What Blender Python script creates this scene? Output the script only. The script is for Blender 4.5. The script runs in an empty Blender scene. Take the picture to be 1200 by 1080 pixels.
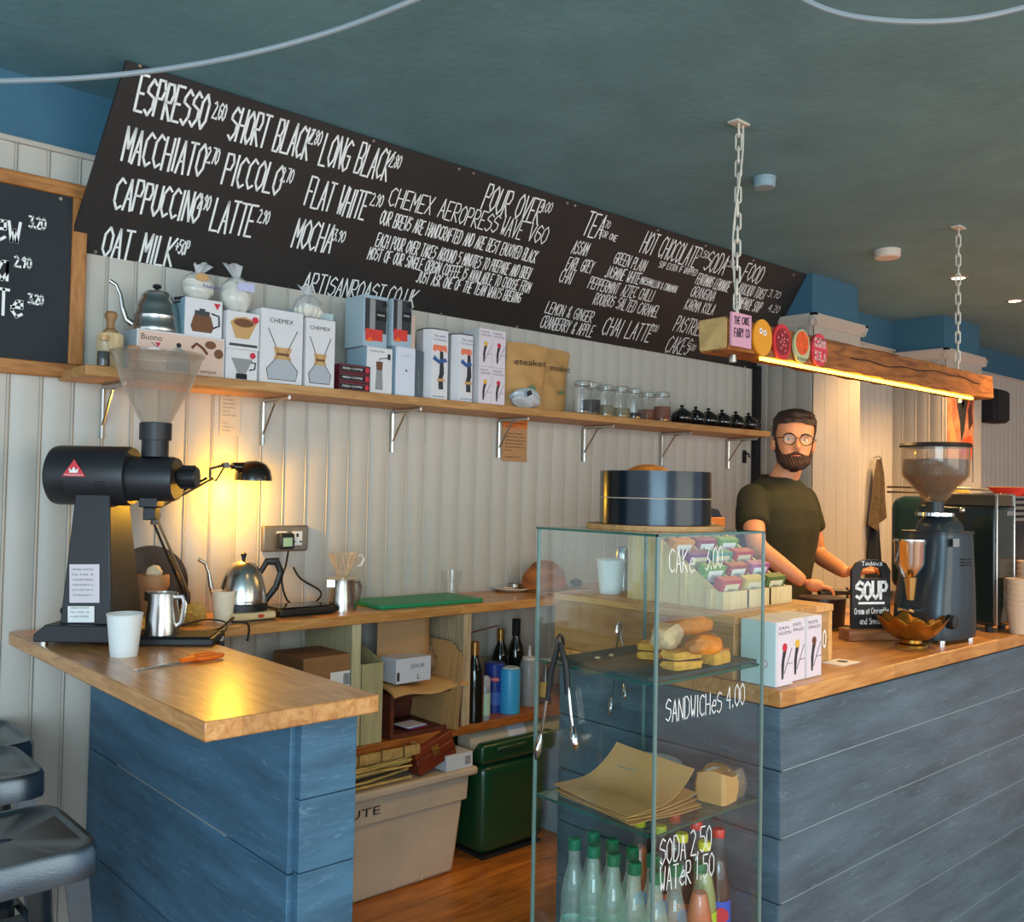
import bpy, bmesh, math, random
from mathutils import Vector as V, Matrix
random.seed(7)
S = bpy.context.scene; COL = S.collection
PI = math.pi
# ---------------------------------------------------------------- camera
F, YAW, PIT, ROL = 1097.3, math.radians(42.062), math.radians(1.679), math.radians(-1.086)
CAM = V((0, 0, 1.39))
fw = V((math.sin(YAW)*math.cos(PIT), math.cos(YAW)*math.cos(PIT), math.sin(PIT)))
rt = V((math.cos(YAW), -math.sin(YAW), 0)); up = rt.cross(fw)
RT = rt*math.cos(ROL)-up*math.sin(ROL); UP = rt*math.sin(ROL)+up*math.cos(ROL)
cd = bpy.data.cameras.new('camera'); co = bpy.data.objects.new('camera', cd); COL.objects.link(co)
cd.sensor_width = 36; cd.lens = F/1200*36; cd.clip_start = .02
mw = Matrix((RT, UP, -fw)).transposed().to_4x4(); mw.translation = CAM; co.matrix_world = mw
S.camera = co
def K(u, v, **k):                       # measured picture position -> point on a plane of the room
    d = fw+RT*((u-600)/F)-UP*((v-540)/F)
    (a, val), = k.items(); i = 'xyz'.index(a)
    return CAM+d*((val-CAM[i])/d[i])
# ---------------------------------------------------------------- world, lights, exposure
w = bpy.data.worlds.new('world'); S.world = w; w.use_nodes = True
bg = w.node_tree.nodes['Background']; bg.inputs[0].default_value = (.72, .85, 1, 1); bg.inputs[1].default_value = 1.25
def area(name, loc, target, sx, sy, power, col):
    l = bpy.data.lights.new(name, 'AREA'); l.shape = 'RECTANGLE'; l.size = sx; l.size_y = sy; l.energy = power; l.color = col
    o = bpy.data.objects.new(name, l); COL.objects.link(o); o.location = loc
    o.rotation_euler = (V(target)-V(loc)).to_track_quat('-Z', 'Y').to_euler(); return o
def spot(name, loc, power, col, r=.03, ang=120):
    l = bpy.data.lights.new(name, 'SPOT'); l.energy = power; l.color = col; l.shadow_soft_size = r; l.spot_size = math.radians(ang); l.spot_blend = .6
    o = bpy.data.objects.new(name, l); COL.objects.link(o); o.location = loc; return o
area('window_daylight', (-1.6, -1.8, 1.5), (1.5, 3, 1.5), 2.6, 2.0, 92, (.62, .86, 1))
area('shop_front_warm_fill', (2.6, -3.0, 1.5), (2.6, 2, 1.5), 3.2, 2.0, 46, (1, .84, .62))  # unseen area lamp from the front, tinted warm to fill the right side
for x, y, e in ((5.17, 2.14, 75), (6.0, 2.15, 75), (3.2, .7, 34), (4.6, 1.0, 135), (1.5, .9, 10), (7.4, 1.4, 170)):  # the pair near the pillars are real, the rest unseen warm fill
    spot('downlight_and_fill', (x, y, 2.55), e, (1, .57, .2))
S.view_settings.view_transform = 'Standard'; S.view_settings.look = 'None'
S.view_settings.exposure = .5; S.view_settings.gamma = 1; S.view_settings.use_curve_mapping = False
S.cycles.sample_clamp_indirect = 4; S.cycles.transparent_max_bounces = 40; S.cycles.max_bounces = 10
# ---------------------------------------------------------------- materials
def lin(h):
    h = h.lstrip('#'); c = [int(h[i:i+2], 16)/255 for i in (0, 2, 4)]
    return tuple(x/12.92 if x <= .04045 else ((x+.055)/1.055)**2.4 for x in c)+(1,)
MC = {}
def base(name):
    m = bpy.data.materials.new(name); m.use_nodes = True; nt = m.node_tree
    return m, nt, nt.nodes, nt.links, nt.nodes['Principled BSDF']
def mat(name, col, rough=.5, metal=0, var=.0, vs=6, bump=0, bs=80, coat=0, emit=0, st=(1, 1, 1), col2=None, spec=.5, scuff=None):
    if name in MC: return MC[name]
    m, nt, N, L, P = base(name); MC[name] = m
    P.inputs['Roughness'].default_value = rough; P.inputs['Metallic'].default_value = metal
    P.inputs['Coat Weight'].default_value = coat; P.inputs['Specular IOR Level'].default_value = spec
    c = lin(col); P.inputs['Base Color'].default_value = c
    if emit: P.inputs['Emission Color'].default_value = c; P.inputs['Emission Strength'].default_value = emit
    if var or bump or col2:
        tc = N.new('ShaderNodeTexCoord'); mp = N.new('ShaderNodeMapping'); mp.inputs['Scale'].default_value = st
        L.new(tc.outputs['Object'], mp.inputs[0])
        n = N.new('ShaderNodeTexNoise'); n.inputs['Scale'].default_value = vs; n.inputs['Detail'].default_value = 6; n.inputs['Roughness'].default_value = .62
        L.new(mp.outputs[0], n.inputs[0])
        r = N.new('ShaderNodeValToRGB'); r.color_ramp.elements[0].position = .32; r.color_ramp.elements[1].position = .68
        d = lin(col2) if col2 else tuple(x*(1-var) for x in c[:3])+(1,)
        r.color_ramp.elements[0].color = d; r.color_ramp.elements[1].color = tuple(min(1, x*(1+var*.6)) for x in c[:3])+(1,)
        L.new(n.outputs[0], r.inputs[0]); L.new(r.outputs[0], P.inputs['Base Color'])
        if scuff:                       # pale scratches and worn grain in the paint
            m3 = N.new('ShaderNodeMapping'); m3.inputs['Scale'].default_value = (2.2, 2.2, 14); L.new(tc.outputs['Object'], m3.inputs[0])
            n3 = N.new('ShaderNodeTexNoise'); n3.inputs['Scale'].default_value = 5; n3.inputs['Detail'].default_value = 9; n3.inputs['Roughness'].default_value = .75; n3.inputs['Distortion'].default_value = 1.5; L.new(m3.outputs[0], n3.inputs[0])
            r3_ = N.new('ShaderNodeValToRGB'); r3_.color_ramp.elements[0].position = .56; r3_.color_ramp.elements[1].position = .74; r3_.color_ramp.elements[1].color = (.75, .75, .75, 1); L.new(n3.outputs[0], r3_.inputs[0])
            mx3 = N.new('ShaderNodeMix'); mx3.data_type = 'RGBA'; L.new(r3_.outputs[0], mx3.inputs[0]); L.new(r.outputs[0], mx3.inputs[6]); mx3.inputs[7].default_value = lin(scuff); L.new(mx3.outputs[2], P.inputs['Base Color'])
        if bump:
            n2 = N.new('ShaderNodeTexNoise'); n2.inputs['Scale'].default_value = bs; n2.inputs['Detail'].default_value = 4; L.new(mp.outputs[0], n2.inputs[0])
            b = N.new('ShaderNodeBump'); b.inputs['Strength'].default_value = bump; b.inputs['Distance'].default_value = .004
            L.new(n2.outputs[0], b.inputs['Height']); L.new(b.outputs[0], P.inputs['Normal'])
    return m
def glass(name, tint='ffffff', rough=.02, haze=0, hcol='ffffff', refl=.035, gl=1.0):
    if name in MC: return MC[name]
    m, nt, N, L, P = base(name); MC[name] = m; N.remove(P)
    out = N['Material Output']; t = N.new('ShaderNodeBsdfTransparent'); t.inputs[0].default_value = lin(tint)
    g = N.new('ShaderNodeBsdfGlossy'); g.inputs['Roughness'].default_value = rough; g.inputs[0].default_value = (gl, gl, gl, 1)
    lw = N.new('ShaderNodeLayerWeight'); lw.inputs[0].default_value = .5; pw = N.new('ShaderNodeMath'); pw.operation = 'POWER'; pw.inputs[1].default_value = 5; L.new(lw.outputs['Facing'], pw.inputs[0])
    fr = N.new('ShaderNodeMath'); fr.operation = 'MULTIPLY_ADD'; fr.inputs[1].default_value = .8; fr.inputs[2].default_value = refl; L.new(pw.outputs[0], fr.inputs[0]); mx = N.new('ShaderNodeMixShader')
    L.new(fr.outputs[0], mx.inputs[0]); L.new(t.outputs[0], mx.inputs[1]); L.new(g.outputs[0], mx.inputs[2]); last = mx
    if haze:
        d = N.new('ShaderNodeBsdfDiffuse'); d.inputs[0].default_value = lin(hcol); m2 = N.new('ShaderNodeMixShader'); m2.inputs[0].default_value = haze
        L.new(mx.outputs[0], m2.inputs[1]); L.new(d.outputs[0], m2.inputs[2]); last = m2
    L.new(last.outputs[0], out.inputs[0]); return m
def wood(name, a, b, axis='x', rough=.4, sc=7, coat=0, stave=None, bump=.15):
    if name in MC: return MC[name]
    m, nt, N, L, P = base(name); MC[name] = m
    tc = N.new('ShaderNodeTexCoord'); mp = N.new('ShaderNodeMapping'); L.new(tc.outputs['Object'], mp.inputs[0])
    s = {'x': (1.2, 9, 9), 'y': (9, 1.2, 9), 'z': (9, 9, 1.2)}[axis]; mp.inputs['Scale'].default_value = s
    n = N.new('ShaderNodeTexNoise'); n.inputs['Scale'].default_value = sc; n.inputs['Detail'].default_value = 8; n.inputs['Distortion'].default_value = 1.2; L.new(mp.outputs[0], n.inputs[0])
    r = N.new('ShaderNodeValToRGB'); r.color_ramp.elements[0].position = .35; r.color_ramp.elements[1].position = .66
    r.color_ramp.elements[0].color = lin(a); r.color_ramp.elements[1].color = lin(b); L.new(n.outputs[0], r.inputs[0]); last = r.outputs[0]
    if stave:
        br = N.new('ShaderNodeTexBrick'); mp2 = N.new('ShaderNodeMapping'); L.new(tc.outputs['Object'], mp2.inputs[0])
        if axis == 'y': mp2.inputs['Rotation'].default_value = (0, 0, PI/2)
        if axis == 'xz': mp2.inputs['Rotation'].default_value = (PI/2, 0, 0)
        br.inputs['Scale'].default_value = 1; br.inputs['Brick Width'].default_value = stave*8; br.inputs['Row Height'].default_value = stave
        br.inputs['Mortar Size'].default_value = .0006; br.inputs['Color1'].default_value = (.72, .72, .72, 1); br.inputs['Color2'].default_value = (1.1, 1.1, 1.1, 1); br.inputs['Mortar'].default_value = (.5, .45, .4, 1)
        L.new(mp2.outputs[0], br.inputs[0]); mx = N.new('ShaderNodeMix'); mx.data_type = 'RGBA'; mx.blend_type = 'MULTIPLY'; mx.inputs[0].default_value = .75
        L.new(last, mx.inputs[6]); L.new(br.outputs[0], mx.inputs[7]); last = mx.outputs[2]
    L.new(last, P.inputs['Base Color']); P.inputs['Roughness'].default_value = rough; P.inputs['Coat Weight'].default_value = coat; P.inputs['Coat Roughness'].default_value = .25
    bp = N.new('ShaderNodeBump'); bp.inputs['Strength'].default_value = bump; bp.inputs['Distance'].default_value = .003
    L.new(n.outputs[0], bp.inputs['Height']); L.new(bp.outputs[0], P.inputs['Normal']); return m
# ---------------------------------------------------------------- mesh building
X, Y, Z = V((1, 0, 0)), V((0, 1, 0)), V((0, 0, 1))
class G:
    def __init__(s): s.v = []; s.f = []
    def add(s, vs, fs, m=None):
        b = len(s.v); s.v += [tuple(m @ V(p)) if m else tuple(p) for p in vs]; s.f += [tuple(i+b for i in f) for f in fs]; return s
    def box(s, x0, x1, y0, y1, z0, z1, m=None):
        return s.add([(x, y, z) for x in (x0, x1) for y in (y0, y1) for z in (z0, z1)],
                     [(0, 1, 3, 2), (4, 6, 7, 5), (0, 4, 5, 1), (2, 3, 7, 6), (0, 2, 6, 4), (1, 5, 7, 3)], m)
    def lathe(s, pr, seg=24, c=(0, 0, 0), m=None, sx=1, sy=1):
        vs = []; fs = []; n = len(pr)
        for r, z in pr:
            for k in range(seg):
                a = 2*PI*k/seg; vs.append((c[0]+max(r, 1e-5)*math.cos(a)*sx, c[1]+max(r, 1e-5)*math.sin(a)*sy, c[2]+z))
        for i in range(n-1):
            for k in range(seg):
                k2 = (k+1) % seg; fs.append((i*seg+k, i*seg+k2, (i+1)*seg+k2, (i+1)*seg+k))
        return s.add(vs, fs, m)
    def cyl(s, r, z0, z1, seg=24, c=(0, 0, 0), m=None, r2=None, sx=1, sy=1):
        r2 = r if r2 is None else r2
        return s.lathe([(0, z0), (r, z0), (r2, z1), (0, z1)], seg, c, m, sx, sy)
    def tube(s, pts, r, seg=8, closed=False, m=None, flat=1.0):
        pts = [V(p) for p in pts]; n = len(pts); rs = r if isinstance(r, (list, tuple)) else [r]*n
        vs = []; fs = []; t0 = None; nrm = None
        for i, p in enumerate(pts):
            a = pts[i-1] if (i or closed) else p; b = pts[(i+1) % n] if (i < n-1 or closed) else p
            t = (b-a).normalized() if (b-a).length > 1e-9 else V((0, 0, 1))
            if nrm is None:
                nrm = t.orthogonal().normalized() if abs(t.z) > .9 else Z.cross(t).normalized()
            else: nrm = (nrm-t*nrm.dot(t)).normalized()
            bn = t.cross(nrm)
            for k in range(seg):
                q = 2*PI*k/seg; vs.append(p+nrm*math.cos(q)*rs[i]+bn*math.sin(q)*rs[i]*flat)
        for i in range(n if closed else n-1):
            j = (i+1) % n
            for k in range(seg): k2 = (k+1) % seg; fs.append((i*seg+k, i*seg+k2, j*seg+k2, j*seg+k))
        if not closed: fs += [tuple(range(seg))[::-1], tuple((n-1)*seg+k for k in range(seg))]
        return s.add(vs, fs, m)
    def prism(s, poly, o, u, v, t):     # polygon (a,b) on plane o,u,v, thickness t along u x v
        o, u, v = V(o), V(u), V(v); nn = u.cross(v)*t; n = len(poly)
        vs = [o+u*a+v*b for a, b in poly]+[o+u*a+v*b+nn for a, b in poly]
        return s.add(vs, [tuple(range(n))[::-1], tuple(range(n, 2*n))]+[(i, (i+1) % n, n+(i+1) % n, n+i) for i in range(n)])
    def sheet(s, fn, nu, nv, t=0):      # fn(a,b) a,b in 0..1, thickness t along z-ish normal
        vs = []; fs = []
        for k in ((0, 1) if t else (0,)):
            for i in range(nu+1):
                for j in range(nv+1):
                    p = V(fn(i/nu, j/nv)); vs.append(p+V((0, 0, -t*k)))
        W = (nu+1)*(nv+1); q = lambda i, j, k: k*W+i*(nv+1)+j
        for k in ((0, 1) if t else (0,)):
            for i in range(nu):
                for j in range(nv):
                    f = (q(i, j, k), q(i+1, j, k), q(i+1, j+1, k), q(i, j+1, k)); fs.append(f if not k else f[::-1])
        if t:
            for i in range(nu): fs += [(q(i, 0, 0), q(i, 0, 1), q(i+1, 0, 1), q(i+1, 0, 0)), (q(i, nv, 0), q(i+1, nv, 0), q(i+1, nv, 1), q(i, nv, 1))]
            for j in range(nv): fs += [(q(0, j, 0), q(0, j+1, 0), q(0, j+1, 1), q(0, j, 1)), (q(nu, j, 0), q(nu, j, 1), q(nu, j+1, 1), q(nu, j+1, 0))]
        return s.add(vs, fs)
    def blob(s, c, r, rx=1, ry=1, rz=1, amp=0, seed=0, nu=20, nv=12, m=None, zmin=-9):
        rnd = random.Random(seed); ph = [(rnd.uniform(2, 6), rnd.uniform(2, 6), rnd.uniform(0, 6)) for _ in range(4)]
        vs = []; fs = []
        for j in range(nv+1):
            th = PI*j/nv
            for i in range(nu):
                a = 2*PI*i/nu; d = V((math.sin(th)*math.cos(a), math.sin(th)*math.sin(a), math.cos(th)))
                k = 1+amp*sum(math.sin(p*d.x*1.7+q*d.z*1.9+o+p*d.y*1.3) for p, q, o in ph)/2
                vs.append((c[0]+d.x*r*rx*k, c[1]+d.y*r*ry*k, max(zmin, c[2]+d.z*r*rz*k)))
        for j in range(nv):
            for i in range(nu): i2 = (i+1) % nu; fs.append((j*nu+i, j*nu+i2, (j+1)*nu+i2, (j+1)*nu+i))
        return s.add(vs, fs, m)
def mesh_of(name, g, smooth=True, ang=.6):
    bm = bmesh.new(); vv = [bm.verts.new(p) for p in g.v]
    for f in g.f:
        if len(set(f)) > 2:
            try: bm.faces.new([vv[i] for i in f])
            except ValueError: pass
    bmesh.ops.remove_doubles(bm, verts=bm.verts, dist=1e-5); bmesh.ops.recalc_face_normals(bm, faces=bm.faces)
    if smooth:
        for f in bm.faces: f.smooth = True
        for e in bm.edges:
            e.smooth = len(e.link_faces) == 2 and e.calc_face_angle(0) < ang
    me = bpy.data.meshes.new(name); bm.to_mesh(me); bm.free(); return me
def ob(name, g, m, parent=None, loc=(0, 0, 0), rz=0, bevel=0, rot=None, smooth=True, kind=None, seg=2):
    me = mesh_of(name, g, smooth) if isinstance(g, G) else g
    o = bpy.data.objects.new(name, me); COL.objects.link(o)
    if m and not me.materials: me.materials.append(m)
    o.location = loc; o.rotation_euler = rot or (0, 0, rz); o.parent = parent
    if bevel:
        b = o.modifiers.new('bevel', 'BEVEL'); b.width = bevel; b.segments = seg; b.limit_method = 'ANGLE'; b.angle_limit = .7
    if kind: o['kind'] = kind
    return o
def tag(o, label, cat, group=None):
    o['label'] = label; o['category'] = cat
    if group: o['group'] = group
    return o
def thing(name, label, cat, loc=(0, 0, 0), rz=0, group=None, rot=None):
    o = bpy.data.objects.new(name, None); COL.objects.link(o); o.empty_display_size = .05
    o.location = loc; o.rotation_euler = rot or (0, 0, rz); return tag(o, label, cat, group)
def dup(root, loc=None, rz=None, label=None):
    r = root.copy(); COL.objects.link(r)
    if loc is not None: r.location = loc
    if rz is not None: r.rotation_euler = (0, 0, rz)
    if label: r['label'] = label
    for ch in list(root.children):
        c = ch.copy(); COL.objects.link(c); c.parent = r
        for g in list(ch.children): d = g.copy(); COL.objects.link(d); d.parent = c
    return r
GL = {}
for t in '''A 002840 1333|B 00083846340434423000|C 472806022041|D 00082846422000|E 40000848 0434|F 000848 0434|G 47280602204144 2444|H 0008 4048 0444|I 2028|J 38322001|K 0008 480440|L 080040|M 0008234840|N 00084048|O 28060220424628|P 000838463404|Q 28060220424628 2240|R 00083846340440|S 472806054442200 1|T 0848 2820|U 0802204248|V 082048|W 0810233048|X 0048 0840|Y 082448 2420|Z 08480040|0 28060220424628|1 172820|2 0728460040|3 08482444422001|4 30380343|5 4808053544422001|6 4728060220424405|7 084820|8 28064220024628|9 4628064446 4620|. 2021|& 40062837012043|+ 2226 0444|' 2826|/ 0048|- 1434|a 452502204245 4540|b 0800 022042452502|e 03434525022041|w 0510233045|o 250220424525|t 282130 0545|c 4525022041|r 0500 033545|m 0005 042520 244540|n 0005 04254340|f 473720 0535|u 0502204245 4540|g 4525022043 454120|s 4515334100|h 0008 04254340|p 0005 05454202|i 2025|d 4840 4525022042|k 0008 450340|l 2820|z 05450040|y 052045'''.split('|'):
    c, _, r = t.partition(' '); r = r.replace('200 1', '2001')
    GL[c] = [[(int(q[i])/4, int(q[i+1])/8) for i in range(0, len(q)-1, 2)] for q in r.split(' ')]
NARROW = {'I': .35, '.': .35, "'": .35, ' ': .8, '1': .6, 'i': .35, 'l': .35}
def stroke(parent, name, s, m, A, B, v, h, wt=.0035, gap=.32, off=.0012, wob=.03, cw=None):
    """hand-drawn lettering from A to B along the baseline, v = up, h = letter height"""
    A, B, v = V(A), V(B), V(v).normalized(); u = (B-A).normalized(); n = u.cross(v).normalized(); g = G(); rnd = random.Random(len(s)*7+ord(s[0]))
    tot = sum(NARROW.get(c, 1)+gap for c in s)-gap; cwid = (B-A).length/tot; x = 0
    for c in s:
        wd = NARROW.get(c, 1)
        dy = rnd.uniform(-wob, wob)
        for st in GL.get(c, []):
            q = []
            for a, b in st:
                if wd < 1 and c != '1': a = .5+(a-.5)*wd if a != .5 else .5; a = a-.5+wd/2
                elif c == '1': a *= wd
                q.append(A+u*((x+a)*cwid)+v*((b+dy)*h)+n*off)
            for p0, p1 in zip(q, q[1:]):
                d = (p1-p0)
                if d.length < 1e-6: continue
                d = d.normalized(); sd = n.cross(d)*wt/2; e = d*wt*.35
                g.add([p0-e-sd, p1+e-sd, p1+e+sd, p0-e+sd], [(0, 1, 2, 3)])
        x += wd+gap
    return ob(name, g, m, parent, smooth=False)
FT = {}
def ftext(parent, name, s, m, pos, u, v, h, width=None, off=.0012):
    """printed lettering, cap height h, optionally squeezed to a width"""
    if s not in FT:
        cu = bpy.data.curves.new('t', 'FONT'); cu.body = s; cu.size = 1; cu.resolution_u = 2
        o = bpy.data.objects.new('t', cu); COL.objects.link(o)
        me = o.to_mesh(); FT[s] = ([tuple(q.co) for q in me.vertices], [tuple(p.vertices) for p in me.polygons]); o.to_mesh_clear()
        bpy.data.objects.remove(o); bpy.data.curves.remove(cu)
    vs, fs = FT[s]; x0 = min(p[0] for p in vs); x1 = max(p[0] for p in vs)
    k = h/.7; kx = width/(x1-x0) if width else k; u, v, pos = V(u).normalized(), V(v).normalized(), V(pos); n = u.cross(v)*off
    g = G(); g.add([pos+u*((p[0]-x0)*kx)+v*(p[1]*k)+n for p in vs], fs)
    return ob(name, g, m, parent, smooth=False)
def patch(parent, name, m, poly, o=(0, 0, 0), u=X, v=Z, off=.0004, t=.0005):
    u, v = V(u), V(v); return ob(name, G().prism(poly, V(o)+u.cross(v)*off, u, v, t), m, parent, smooth=False)
def R4(a, b, c, d): return [(a, c), (b, c), (b, d), (a, d)]
def circ(cx, cy, r, n=20, sy=1): return [(cx+r*math.cos(2*PI*i/n), cy+r*sy*math.sin(2*PI*i/n)) for i in range(n)]
LX = V((0, -1, 0))                      # left side faces: u
# shared materials
WHITE = mat('white_paint', 'e9e6e0', .5); BLACK = mat('black_plastic', '17181b', .42); BLACKM = mat('black_matt', '131315', .75)
CHALK = mat('chalk_white', 'f2f2ee', .9, emit=0); STEEL = mat('brushed_steel', 'c3c1bb', .24, 1, var=.1, vs=30, st=(1, 1, 12)); CHROME = mat('chrome', 'e2e2e0', .1, 1)
CARD = mat('kraft_card', 'c0915a', .85, var=.12, vs=14, bump=.2); KRAFT = mat('kraft_paper', 'cb9a5e', .75, var=.1, vs=10, bump=.3, bs=40)
PAPER = mat('white_paper', 'ece9e6', .7); INK = mat('black_ink', '1d1b1c', .7); GREYINK = mat('grey_ink', '77767a', .7); RED = mat('red_print', 'c8253a', .6)
BOXW = mat('white_carton', 'dcd8d8', .55, var=.05, vs=9); CLEAR = glass('clear_glass', 'fcfdfd', .01, .015); ORANGE = mat('orange_plastic', 'ee6a12', .4)
BLUE = mat('blue_painted_wood', '456b84', .55, var=.38, vs=3.2, bump=.35, bs=26, st=(.7, .7, 5), spec=.35, scuff='86a9bd')
OAK = wood('oak_worktop', 'b9793c', 'd99f5c', 'x', .33, 5, .25, stave=.06)
OAKY = wood('oak_worktop_lengthways', 'b9793c', 'dba263', 'y', .3, 5, .3, stave=.075)
SHELFW = wood('shelf_pine', 'a9763f', 'c4935a', 'x', .5, 5)
PALEW = wood('pale_wood', 'c9a978', 'dcc195', 'z', .55, 5)
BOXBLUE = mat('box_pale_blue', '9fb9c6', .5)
# ================================================================ SETTING
YW = 2.99; CZ = 2.58; WT = .96; ST = 1.715; CT = .95
CEILP = mat('teal_ceiling_paint', '6c9aa5', .75, var=.12, vs=4, bump=.5, bs=34)
ob('ceiling', G().box(-3.5, 10, -4, 3.2, CZ, CZ+.1), CEILP, kind='structure', smooth=False)
ob('floor', G().box(-3.5, 10, -4, 3.2, -.1, 0), wood('floor_boards', '96571f', 'c07a33', 'x', .38, 3, .2), kind='structure', smooth=False)
UPBLUE = mat('blue_plaster', '3d6a80', .7, var=.08, vs=5, bump=.3, bs=30)
wb = ob('wall_back', G().box(-3.5, 10, 3.0, 3.12, 0, CZ), UPBLUE, kind='structure', smooth=False)
WPAINT = mat('white_board_paint', 'bdb5a8', .42, var=.05, vs=5, bump=.12, bs=60)
def plank_mesh(h, wd=.0885, nm='plank'):
    g = G(); pr = [(0, .012), (.0, .003), (.003, 0), (wd-.0105, 0), (wd-.009, .003), (wd-.0075, .0), (wd-.0045, -.0035), (wd-.002, -.0025), (wd-.0004, .003), (wd-.0004, .012)]
    n = len(pr); g.add([(x, y, z) for z in (0, h) for x, y in pr], [(i, i+1, n+i+1, n+i) for i in range(n-1)]+[tuple(range(n))[::-1], tuple(range(n, 2*n))])
    me = mesh_of(nm, g, True, .9); me.materials.append(WPAINT); return me
pm = plank_mesh(2.372)
x = -.42
while x < 4.5:
    ob('plank', pm, None, wb, (x, 2.987, 0)); x += .0885
x = 5.06
while x < 10:
    ob('plank', pm, None, wb, (x, 2.987, 0)); x += .0885
ob('trim_1', G().box(-.42, 4.52, 2.972, 3.0, 2.368, 2.385), WPAINT, kind='structure', bevel=.004)
ob('trim_2', G().box(5.06, 10, 2.972, 3.0, 2.368, 2.385), WPAINT, kind='structure', bevel=.004)
ob('wall_right', G().box(9.9, 10, -4, 3, 0, CZ), WPAINT, kind='structure', smooth=False)
CREAM = WPAINT
def pillar(x0, x1, y0):
    g = G().box(x0+.012, x1-.012, y0+.012, 3.0, 0, CZ)
    p = ob('wall_pillar', g, UPBLUE, kind='structure', smooth=False)
    h = 2.345; m2 = plank_mesh(h)
    n = int((3.0-y0)/.0885)+1
    for i in range(n):
        yy = 3.0-i*.0885
        if yy-.0885 < y0: break
        ob('plank', m2, None, p, (x0, yy, 0), rz=-PI/2)
    ob('plank', G().box(x0, x0+.012, y0, yy, 0, h), WPAINT, p, smooth=False)
    # front: four smooth panels with fine joints
    wd = (x1-x0)/4
    for i in range(4): ob('panel', G().box(x0+i*wd+.001, x0+(i+1)*wd-.001, y0, y0+.012, 0, h), WPAINT, p, bevel=.0015)
    ob('plank', G().box(x1-.012, x1, y0+.012, 3.0, 0, h), WPAINT, p, smooth=False)
    pr = [(0, 0), (.006, .004), (.01, .02), (.026, .035), (.03, .05), (.03, .062), (0, .062)]
    for nm, o, u, v, L in (('cornice', (x0-.03, y0, h-.055), (0, -1, 0), Z, x1-x0+.06), ):
        ob(nm, G().prism(pr, o, u, v, -L) if 0 else G().prism([(a, b) for a, b in pr], (x1+.03, y0, h-.05), (0, -1, 0), Z, x1-x0+.06), WPAINT, p)
    ob('cornice', G().prism(pr, (x0, y0-.03, h-.05), (-1, 0, 0), Z, 3.0-y0+.03), WPAINT, p)
    ob('cornice', G().prism(pr, (x1, 3.0, h-.05), (1, 0, 0), Z, 3.0-y0+.03), WPAINT, p)
    return p
pillar(4.53, 5.05, 2.636); pillar(6.17, 6.76, 2.636)
tag(ob('cable_trunking', G().box(4.49, 4.527, 2.945, 2.985, 0, 2.1), BLACKM, bevel=.004), 'tall narrow black trunking running down the wall beside the white pillar', 'trunking')

# ================================================================ LEFT BAR COUNTER
lc = thing('bar_counter', 'blue painted plank pony wall carrying the left oak bar top', 'counter', (.99, 1.74, 0))
ob('frame', G().box(.012, .122, .012, 1.235, 0, .905), BLUE, lc, smooth=False)
for z0, z1 in ((0, .14), (.14, .29), (.29, .44), (.44, .59), (.59, .74), (.74, .908)):
    ob('plank', G().box(0, .134, -.012, .012, z0+.001, z1-.001), BLUE, lc, bevel=.0015)
for z0, z1 in ((0, .28), (.28, .583), (.583, .908)):
    ob('plank', G().box(-.012, .0115, .0125, 1.235, z0+.0015, z1-.0015), BLUE, lc, bevel=.002)
tag(ob('worktop', G().box(.749, 1.134, 1.66, 2.985, .912, .95), OAKY, bevel=.004), 'oak bar top with sawn end carrying the tall black grinder and orange scissors', 'worktop')
ob('seam_filler', G().box(-.0105, .0115, .3, 1.0, .5805, .5855), mat('seam_pale', '9b9a90', .8), lc)
# ================================================================ BACK WORKTOP + SHELF UNDER IT
tag(ob('worktop', G().box(1.137, 4.45, 2.66, 2.985, .928, WT), OAK, bevel=.003), 'long narrow oak worktop against the white boarded wall holding kettle and green board', 'worktop')
LP = wood('upright_cream', 'b3a880', 'c5bb95', 'z', .6, 4)
LP2 = wood('upright_rough', 'a58e6c', 'c0ab88', 'z', .7, 6)
ls = thing('low_shelf', 'brown wooden shelf with uprights beneath the narrow back worktop', 'shelf', (1.2, 2.66, 0))
SHB = wood('shelf_orange_wood', '8a4c1d', 'b26a2c', 'x', .45, 5)
ob('board', G().box(0, 2.9, 0, .32, .49, .52), SHB, ls, bevel=.002)
ob('upright', G().box(.51, .545, .01, .32, .521, .927), LP, ls, bevel=.002)
ob('upright', G().box(.98, 1.015, .0, .32, .521, .927), LP2, ls, bevel=.002)
ob('upright', G().box(2.85, 2.885, .01, .32, 0, .927), LP2, ls, bevel=.002)
# ================================================================ RIGHT COUNTER
rc = thing('service_counter', 'long blue painted plank counter front right of the glass case', 'counter', (1.863, 1.165, 0))
BLUE2 = mat('slate_blue_boards', '536672', .5, var=.36, vs=3, bump=.35, bs=26, st=(.8, .8, 5), spec=.35, scuff='8799a3')
GAP = mat('pale_filler', '9aa3a6', .8)
ob('frame', G().box(.015, 4.2, -.0095, .67, 0, .905), GAP, rc, smooth=False)
zz = [0, .18, .33, .477, .62, .77, .91]
for z0, z1 in zip(zz, zz[1:]):
    ob('plank', G().box(0, 4.2, -.012, -.0097, z0+.0016, z1-.0016), BLUE2, rc, bevel=.001)
    ob('plank', G().box(0, .0145, -.0095, .685, z0+.0015, z1-.0015), BLUE2, rc, bevel=.002)
tag(ob('worktop', G().box(1.858, 6.1, 1.15, 1.86, .912, CT), OAK, bevel=.004), 'thick oak worktop of the service counter under the coffee grinders', 'worktop')
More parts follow.
